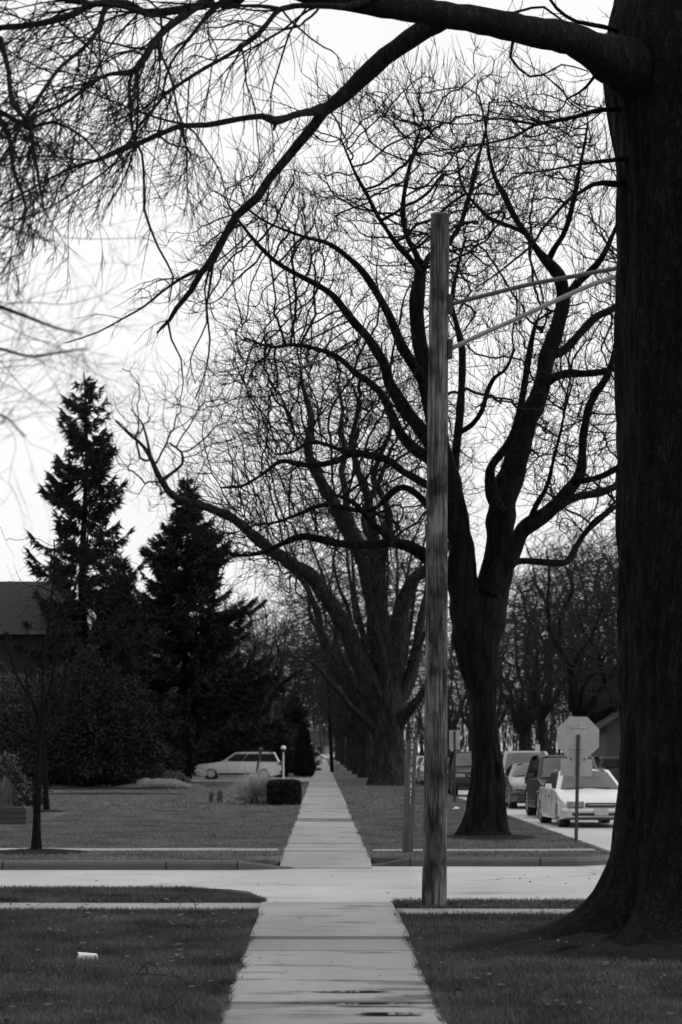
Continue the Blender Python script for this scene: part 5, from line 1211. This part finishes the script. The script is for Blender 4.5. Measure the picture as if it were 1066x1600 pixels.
def car(label, cat, name, loc, rz, body, L_=4.6, Wd=1.75, H=1.38, kind='sedan', group=None, zg=-.121, hood=.92, wb=None, rack=False, cowl=None):
    t = thing(name, label, cat, (loc[0], loc[1], zg), rz, group); w = Wd / 2; r = .33 if kind != 'suv' else .38; gz = .2 if kind != 'suv' else .27
    fx = -L_ / 2; af = fx + .88; ar = L_ / 2 - .92; belt = hood + .06
    # side outline of the lower body (y along the length, nose at -L/2), with wheel arches
    cw = cowl if cowl is not None else fx + 1.35; hk = 1.0 if kind == 'sedan' else .5
    def arch(c, n=9): return [(c - (r + .06) * math.cos(math.pi * i / n), gz - .02 + (r + .07) * math.sin(math.pi * i / n) * 1.0 + (.02 if 0 < i < n else 0)) for i in range(n + 1)]
    low = [(fx + .03, gz + .05)] + arch(af) + arch(ar) + [(L_ / 2 - .04, gz + .08)]
    dk = belt + .02 if kind != 'sedan' else hood + .08
    up = [(L_ / 2, .5), (L_ / 2 - .02, dk - .12), (L_ / 2 - .12, dk), (L_ * .15, belt + .01), (cw + .25, belt + .02), (cw, belt - .01), (fx + .75, hood - .07 * hk), (fx + .3, hood - .15 * hk), (fx + .1, hood - .24 * hk), (fx, hood - .36), (fx - .02, .42)]
    prof = low + up; n = len(prof)
    slices = [(-1.0, .945, .05), (-.985, .97, .02), (-.93, .985, .0), (-.62, .995, -.012), (0, 1.0, -.03), (.62, .995, -.012), (.93, .985, 0), (.985, .97, .02), (1.0, .945, .05)]
    V = []; 
    for s, sc, ins in slices:
        for (y, z) in prof:
            zz = z if z < .55 else z - ins * ((z - .55) / (belt - .55))
            bulge = 1.0 if z < .62 else 1 - .05 * (z - .62) / .35
            if z < gz + .1: bulge *= .985
            tap = .12 * max(0, (abs(y) - L_ / 2 + .55) / .55) ** 2
            V.append((s * w * bulge * (1 - tap * (abs(s) > .5)), y * sc if abs(y) > L_ / 2 - .6 else y, zz))
    mb = MB(); FS = []; m = len(slices)
    for i in range(m - 1):
        for k in range(n): FS.append((i * n + k, i * n + (k + 1) % n, (i + 1) * n + (k + 1) % n, (i + 1) * n + k))
    mb.add(V, FS)
    import bmesh
    bm = bmesh.new(); vs = [bm.verts.new(v) for v in mb.v]
    for f in mb.f:
        try: bm.faces.new([vs[i] for i in f])
        except Exception: pass
    for i in (0, m - 1):
        fc = bm.faces.new([vs[i * n + k] for k in (range(n) if i else range(n - 1, -1, -1))]); bmesh.ops.triangulate(bm, faces=[fc])
    bmesh.ops.recalc_face_normals(bm, faces=bm.faces); me = bpy.data.meshes.new('body'); bm.to_mesh(me); bm.free()
    for p in me.polygons: p.use_smooth = True
    bo = link('body', me, body, t); bv = bo.modifiers.new('round', 'BEVEL'); bv.width = .035; bv.segments = 3; bv.limit_method = 'ANGLE'; bv.angle_limit = math.radians(28); em = bo.modifiers.new('edge', 'EDGE_SPLIT'); em.split_angle = math.radians(45)
    # cabin
    if kind == 'sedan': A = (cw + .08, L_ / 2 - .75); B = (cw + .86, L_ / 2 - 1.35)
    elif kind == 'wagon': A = (cw + .06, L_ / 2 - .08); B = (cw + .84, L_ / 2 - .36)
    else: A = (cw + .08, L_ / 2 - .1); B = (cw + .72, L_ / 2 - .3)
    zb, zr = belt - .02, H; wbt = w * .93; wr = w * (.70 if kind == 'sedan' else .78)
    def ring(f, ex=0.0):
        y0 = A[0] + (B[0] - A[0]) * f - ex; y1 = A[1] + (B[1] - A[1]) * f + ex; ww = wbt + (wr - wbt) * f + ex; z = zb + (zr - .05 - zb) * f; c = .14
        P_ = []
        for (sx, yy, sy) in ((-1, y0, 1), (1, y0, 1), (1, y1, -1), (-1, y1, -1)):
            pts = [(sx * ww, yy + sy * c), (sx * (ww - c * .35), yy + sy * c * .35), (sx * (ww - c), yy)]
            if sx * sy > 0: pts = pts[::-1]
            P_ += [(p[0], p[1] + (-.05 * (1 - (abs(p[0]) / ww) ** 2) if sy > 0 else .02), z) for p in pts[::-1]]
        return P_
    cb = MB(); rg = [ring(0), ring(.5), ring(1.0)]; top = [(p[0] * .93, B[0] + (p[1] - B[0]) * .97 + .03, zr - .012) for p in ring(1.0)]; k = len(rg[0])
    V = sum(rg, []) + top + [(p[0] * .5, (p[1] + (B[0] + B[1]) / 2) / 2, zr) for p in ring(1.0)]; FS = []
    for i in range(4):
        for j in range(k): FS.append((i * k + j, i * k + (j + 1) % k, (i + 1) * k + (j + 1) % k, (i + 1) * k + j))
    FS.append(tuple(4 * k + j for j in range(k)))
    cb.add(V, FS); ro = cb.build('roof', body, t, smooth=True); bv = ro.modifiers.new('round', 'BEVEL'); bv.width = .04; bv.segments = 3; bv.limit_method = 'ANGLE'; bv.angle_limit = math.radians(25); em = ro.modifiers.new('edge', 'EDGE_SPLIT'); em.split_angle = math.radians(50)
    def face(corners, nm, cat_m=M_CARGL, off=.008, par=t, mid=0.0, thick=.01):
        c = [Vector(q) for q in corners]; nrm = (c[1] - c[0]).cross(c[3] - c[0]).normalized(); cen = sum(c, Vector()) / 4
        if nrm.dot(cen - Vector((0, (A[0] + A[1]) / 2, .8))) < 0: nrm = -nrm
        n_ = 6; V = []
        for i in range(n_ + 1):
            f = i / n_; a = c[0].lerp(c[1], f); b = c[3].lerp(c[2], f); bow = nrm * (mid * (1 - (2 * f - 1) ** 2))
            V += [a + bow + nrm * off, b + bow + nrm * off, a + bow - nrm * thick, b + bow - nrm * thick]
        FS = []
        for i in range(n_):
            q = i * 4; FS += [(q, q + 4, q + 5, q + 1), (q + 2, q + 3, q + 7, q + 6), (q, q + 2, q + 6, q + 4), (q + 1, q + 5, q + 7, q + 3)]
        FS += [(0, 1, 3, 2), (n_ * 4, n_ * 4 + 2, n_ * 4 + 3, n_ * 4 + 1)]
        return MB().add([tuple(v) for v in V], FS).build(nm, cat_m, par)
    def cp(f, sx, end, m_=.1):
        y = (A[0] + (B[0] - A[0]) * f) if end == 0 else (A[1] + (B[1] - A[1]) * f); ww = wbt + (wr - wbt) * f; z = zb + (zr - .05 - zb) * f; return (sx * (ww - m_), y + (-.02 if end == 0 else .015), z)
    face([cp(.08, -1, 0), cp(.08, 1, 0), cp(.93, 1, 0, .11), cp(.93, -1, 0, .11)], 'windshield', M_WSGL, mid=.045)
    face([cp(.12, 1, 1, .14), cp(.12, -1, 1, .14), cp(.88, -1, 1, .14), cp(.88, 1, 1, .14)], 'rear_window', mid=.02)
    splits = {'sedan': [(.10, .50), (.53, .93)], 'wagon': [(.07, .34), (.36, .63), (.66, .97)], 'suv': [(.06, .34), (.36, .64), (.67, .95)]}[kind]
    for sx in (-1, 1):
        for a, b in splits:
            q = []
            for (ff, u) in ((.12, a), (.12, b), (.88, b), (.88, a)):
                y0 = A[0] + (B[0] - A[0]) * ff; y1 = A[1] + (B[1] - A[1]) * ff; ww = wbt + (wr - wbt) * ff; q.append((sx * ww, y0 + (y1 - y0) * u, zb + (zr - .05 - zb) * ff))
            face(q, 'side_window', off=.007)
        mi = MB().box((sx * (w + .07), cw + .42, belt + .07), (.18, .1, .13), taper=.25).build('mirror', body, t); bevel(mi, .02)
        for c in (af, ar):
            wt = w - .115; ty = MB(); ty.tube([(sx * (wt - .1), c, r), (sx * (wt - .09), c, r), (sx * (wt + .07), c, r), (sx * (wt + .09), c, r)], [r * .9, r, r, r * .93], 26)
            wo = ty.build('wheel', M_TYRE, t); rm = MB(); rm.tube([(sx * (wt + .085), c, r), (sx * (wt + .094), c, r)], [r * .66, r * .62], 22)
            rm.build('rim', M_RIM if not (kind == 'suv' and body is PB) else M_RIM, wo); sp_ = MB()
            for a_ in range(5):
                th = a_ * 1.2566 + .3; sp_.box((sx * (wt + .097), c + math.cos(th) * r * .42, r + math.sin(th) * r * .42), (.006, .05, .05))
            sp_.build('hub_hole', M_BLACKP, wo)
            ad = MB(); ad.tube([(sx * (w - .26), c, gz + .1), (sx * (w - .235), c, gz + .1)], [r + .05, r + .05], 20); ad.build('wheel_well', M_BLACKP, t)
        # lamps
        hl = MB(); hz = hood - .25; hy_ = fx - .035
        hl.box((sx * (w - .30), hy_ + .075, hz), (.40, .12, .13), rz=sx * .22); bevel(hl.build('headlight', M_LAMP, t), .02)
        tl = MB().box((sx * (w - .19), L_ / 2 - .06, dk - .18 if kind == 'sedan' else belt - .08), (.26, .12, .2 if kind != 'sedan' else .15), rz=-sx * .15); bevel(tl.build('tail_lamp', M_TAIL, t), .02)
        MB().box((sx * (w + .005), fx + L_ * .47, belt - .16), (.03, .16, .025)).build('door_handle', body if body is not PW else M_BLACKP, t)
    dl = MB()
    for sx in (-1, 1):
        for yy in (cw + .45, cw + 1.42, cw + 2.3): dl.box((sx * (w * .992), yy, .62), (.006, .008, .5))
    dl.build('door_seam', M_BLACKP, t)
    g = MB().box((0, fx + .02, hood - .26), (Wd * .40, .08, .09)).build('grille', M_BLACKP, t); bevel(g, .02)
    MB().box((0, fx - .03, hood - .26), (Wd * .36, .02, .018)).build('grille_bar', M_RIM, g)
    bevel(MB().box((0, fx + .035, .33), (Wd * .74, .08, .10)).build('lower_grille', M_BLACKP, t), .02)
    bp = MB(); 
    for i in range(13):
        pass
    bm_ = MB(); X = [(-w * .93, fx + .33, hood * .50), (-w * .86, fx + .10, hood * .50), (-w * .6, fx + .0, hood * .50), (0, fx - .035, hood * .50), (w * .6, fx + .0, hood * .50), (w * .86, fx + .10, hood * .50), (w * .93, fx + .33, hood * .50)]
    Xc = catmull(X, .08); bm_.tube([tuple(q) for q in Xc], .055, 10).build('bumper', body if body is not PG else M_BLACKP, t, smooth=True)
    bevel(MB().box((0, fx - .10, hood * .47), (.32, .012, .16)).build('licence_plate', M_PLATE, t), .003)
    bevel(MB().box((0, L_ / 2 - .02, .42), (Wd * .9, .12, .13)).build('rear_bumper', body if kind == 'sedan' else M_BLACKP, t), .03)
    MB().box((0, 0, gz + .02), (Wd * .8, L_ * .8, .1)).build('underbody', M_BLACKP, t)
    for sx in (-1, 1):
        if kind != 'sedan': bevel(MB().box((sx * (w - .004), (af + ar) / 2, gz + .1), (.03, ar - af - 2 * r - .14, .12)).build('side_sill', M_BLACKP, t), .01)
        wp = MB().box((sx * .3 - .1, cw + .03, belt + .015), (.45, .015, .015), rz=.04 * sx).build('wiper', M_BLACKP, t)
    if rack:
        rk = MB()
        for sx in (-1, 1): rk.tube([(sx * (wr - .1), B[0] + .2, H + .0), (sx * (wr - .1), B[0] + .28, H + .07), (sx * (wr - .1), B[1] - .28, H + .07), (sx * (wr - .1), B[1] - .2, H)], .018, 6)
        for yy in (B[0] + .7, B[1] - .7): rk.tube([(-wr + .1, yy, H + .07), (wr - .1, yy, H + .07)], .015, 6)
        rk.build('roof_rack', M_BLACKP, t)
    return t
GC = 'cars parked along the side street kerb'
car('white sedan facing us behind the stop sign post, first of the parked row', 'car', 'sedan', (6.22, 54.6), math.radians(2.6), PW, 4.7, 1.74, 1.32, 'sedan', GC, hood=.79)
car('black van parked directly behind the white sedan', 'van', 'van', (6.5, 61.3), math.radians(1), PB, 4.6, 1.85, 1.63, 'suv', GC, hood=.96)
car('low grey car with a pale windshield, second behind the white sedan', 'car', 'sedan', (6.5, 71.2), 0, PG, 4.4, 1.72, 1.36, 'sedan', GC, hood=.9)
car('tall pale van seen just right of the forked trunk', 'van', 'van', (7.1, 80.5), 0, PS, 5.0, 1.95, 1.74, 'suv', GC, hood=1.0)
car('dark sport utility vehicle between the wooden pole and the forked trunk', 'car', 'sport_utility_vehicle', (5.85, 89.5), 0, PB, 4.7, 1.85, 1.72, 'suv', GC, hood=1.05)
car('dark car across the side street, its roof beyond the white sedan', 'car', 'sedan', (11.6, 92), math.pi, PB, 4.7, 1.8, 1.5, 'suv', GC, hood=1.0)
car('silver car between the letter post and the wooden pole', 'car', 'sedan', (5.8, 118), 0, PS, 4.5, 1.75, 1.42, 'sedan', GC)
car('black car just behind the silver car by the letter post', 'car', 'sedan', (5.9, 104), 0, PB, 4.5, 1.75, 1.42, 'sedan', GC)
c_ = car('white car farther back in the parked row, left of the wooden pole', 'car', 'sedan', (5.9, 128), 0, PW, 4.5, 1.75, 1.42, 'sedan', GC)
dup(c_, (5.9, 140, -.121), 0, label='distant white car in the parked row, barely seen between the trunks', group=GC); dup(c_, (5.9, 168, -.121), 0, label='distant white car in the parked row, barely seen between the trunks', group=GC)
car('silver station wagon with a roof rack parked side-on in the driveway', 'station wagon', 'station_wagon', (at_px(372.5, 128)[0], 129, ), -math.pi / 2, PX, 4.8, 1.75, 1.53, 'wagon', None, zg=.016, hood=.92, rack=True)
car('dark silver car half hidden behind the cone-shaped evergreens', 'car', 'sedan', (at_px(466, 222)[0], 222), -1.0, PS, 4.6, 1.8, 1.6, 'suv', None, zg=.0, hood=1.0)
GF = 'cars on the far street at the end of the sidewalk'
f1 = dup(c_, (-1.2, 424, -.11), math.pi / 2, label='leftmost white car on the far street at the end of the sidewalk', group=GF)
f2 = car('grey car crossing on the far street at the end of the sidewalk', 'car', 'sedan', (1.4, 428), -math.pi / 2, PS, 4.6, 1.8, 1.4, 'sedan', GF)
f3 = dup(c_, (3.2, 424, -.11), math.pi / 2, label='white car on the far street, right of the slim leaning pole', group=GF)

# ------------------------------------------------------------------ small things on the near lawn
lt_ = thing('litter_box', 'small white crushed carton lying on the near left lawn', 'litter', G(137, 1501) + (0,), .3)
bevel(MB().box((0, 0, .022), (.15, .10, .035)).build('carton', mat('white_card', .55, .15, 12), lt_), .004); MB().add([(-.075, -.05, .046), (.075, -.05, .044), (.08, .05, .05), (-.07, .05, .066)], [(0, 1, 2, 3)]).build('lid', MATS['white_card'], lt_)
o = MB().add([(-.1, -.06, .03), (.1, -.07, .05), (.12, .05, .07), (-.06, .08, .045), (0, 0, .11)], [(0, 1, 4), (1, 2, 4), (2, 3, 4), (3, 0, 4)]).build('paper_scrap', MATS['white_card']); o.location = G(712, 1266) + (0,); tag(o, 'small white scrap of paper on the grass right of the wooden pole', 'litter')
def fallen_branch(label, pts, w, seed, forks=3):
    random.seed(seed); d = [G(px, py) for px, py, z in pts]; X = catmull([(a[0], a[1], z) for a, (px, py, z) in zip(d, pts)], .04); pl = [(X, np.linspace(w, w * .4, len(X)))]
    for _ in range(forks):
        i = random.randrange(1, len(X) - 1); a = random.uniform(0, 6.28); l = random.uniform(.1, .35)
        q = np.array([X[i] + np.array([math.cos(a) * l * f, math.sin(a) * l * f, .08 * math.sin(f * 3) ]) for f in np.linspace(0, 1, 5)]); pl.append((q, np.linspace(w * .6, w * .25, 5)))
    o = tubes_obj('fallen_branch', pl, 6, M_TWIG); return tag(o, label, 'fallen branch', 'fallen branches on the near left lawn')
fallen_branch('crooked fallen branch arching up from the near left lawn by the sidewalk', [(346, 1464, .01), (330, 1458, .03), (312, 1460, .02), (303, 1456, .02), (307, 1450, .1), (305, 1440, .16), (300, 1432, .17)], .008, 1, 3)
fallen_branch('straight dead stick lying left of the sidewalk in the near grass', [(205, 1527, .02), (240, 1529, .03), (280, 1531, .02), (310, 1529, .03)], .009, 2, 2)
fallen_branch('thin forked twig nearest the bottom edge on the left lawn', [(225, 1584, .02), (250, 1583, .02), (275, 1578, .05), (292, 1568, .09), (298, 1555, .12)], .005, 3, 2)
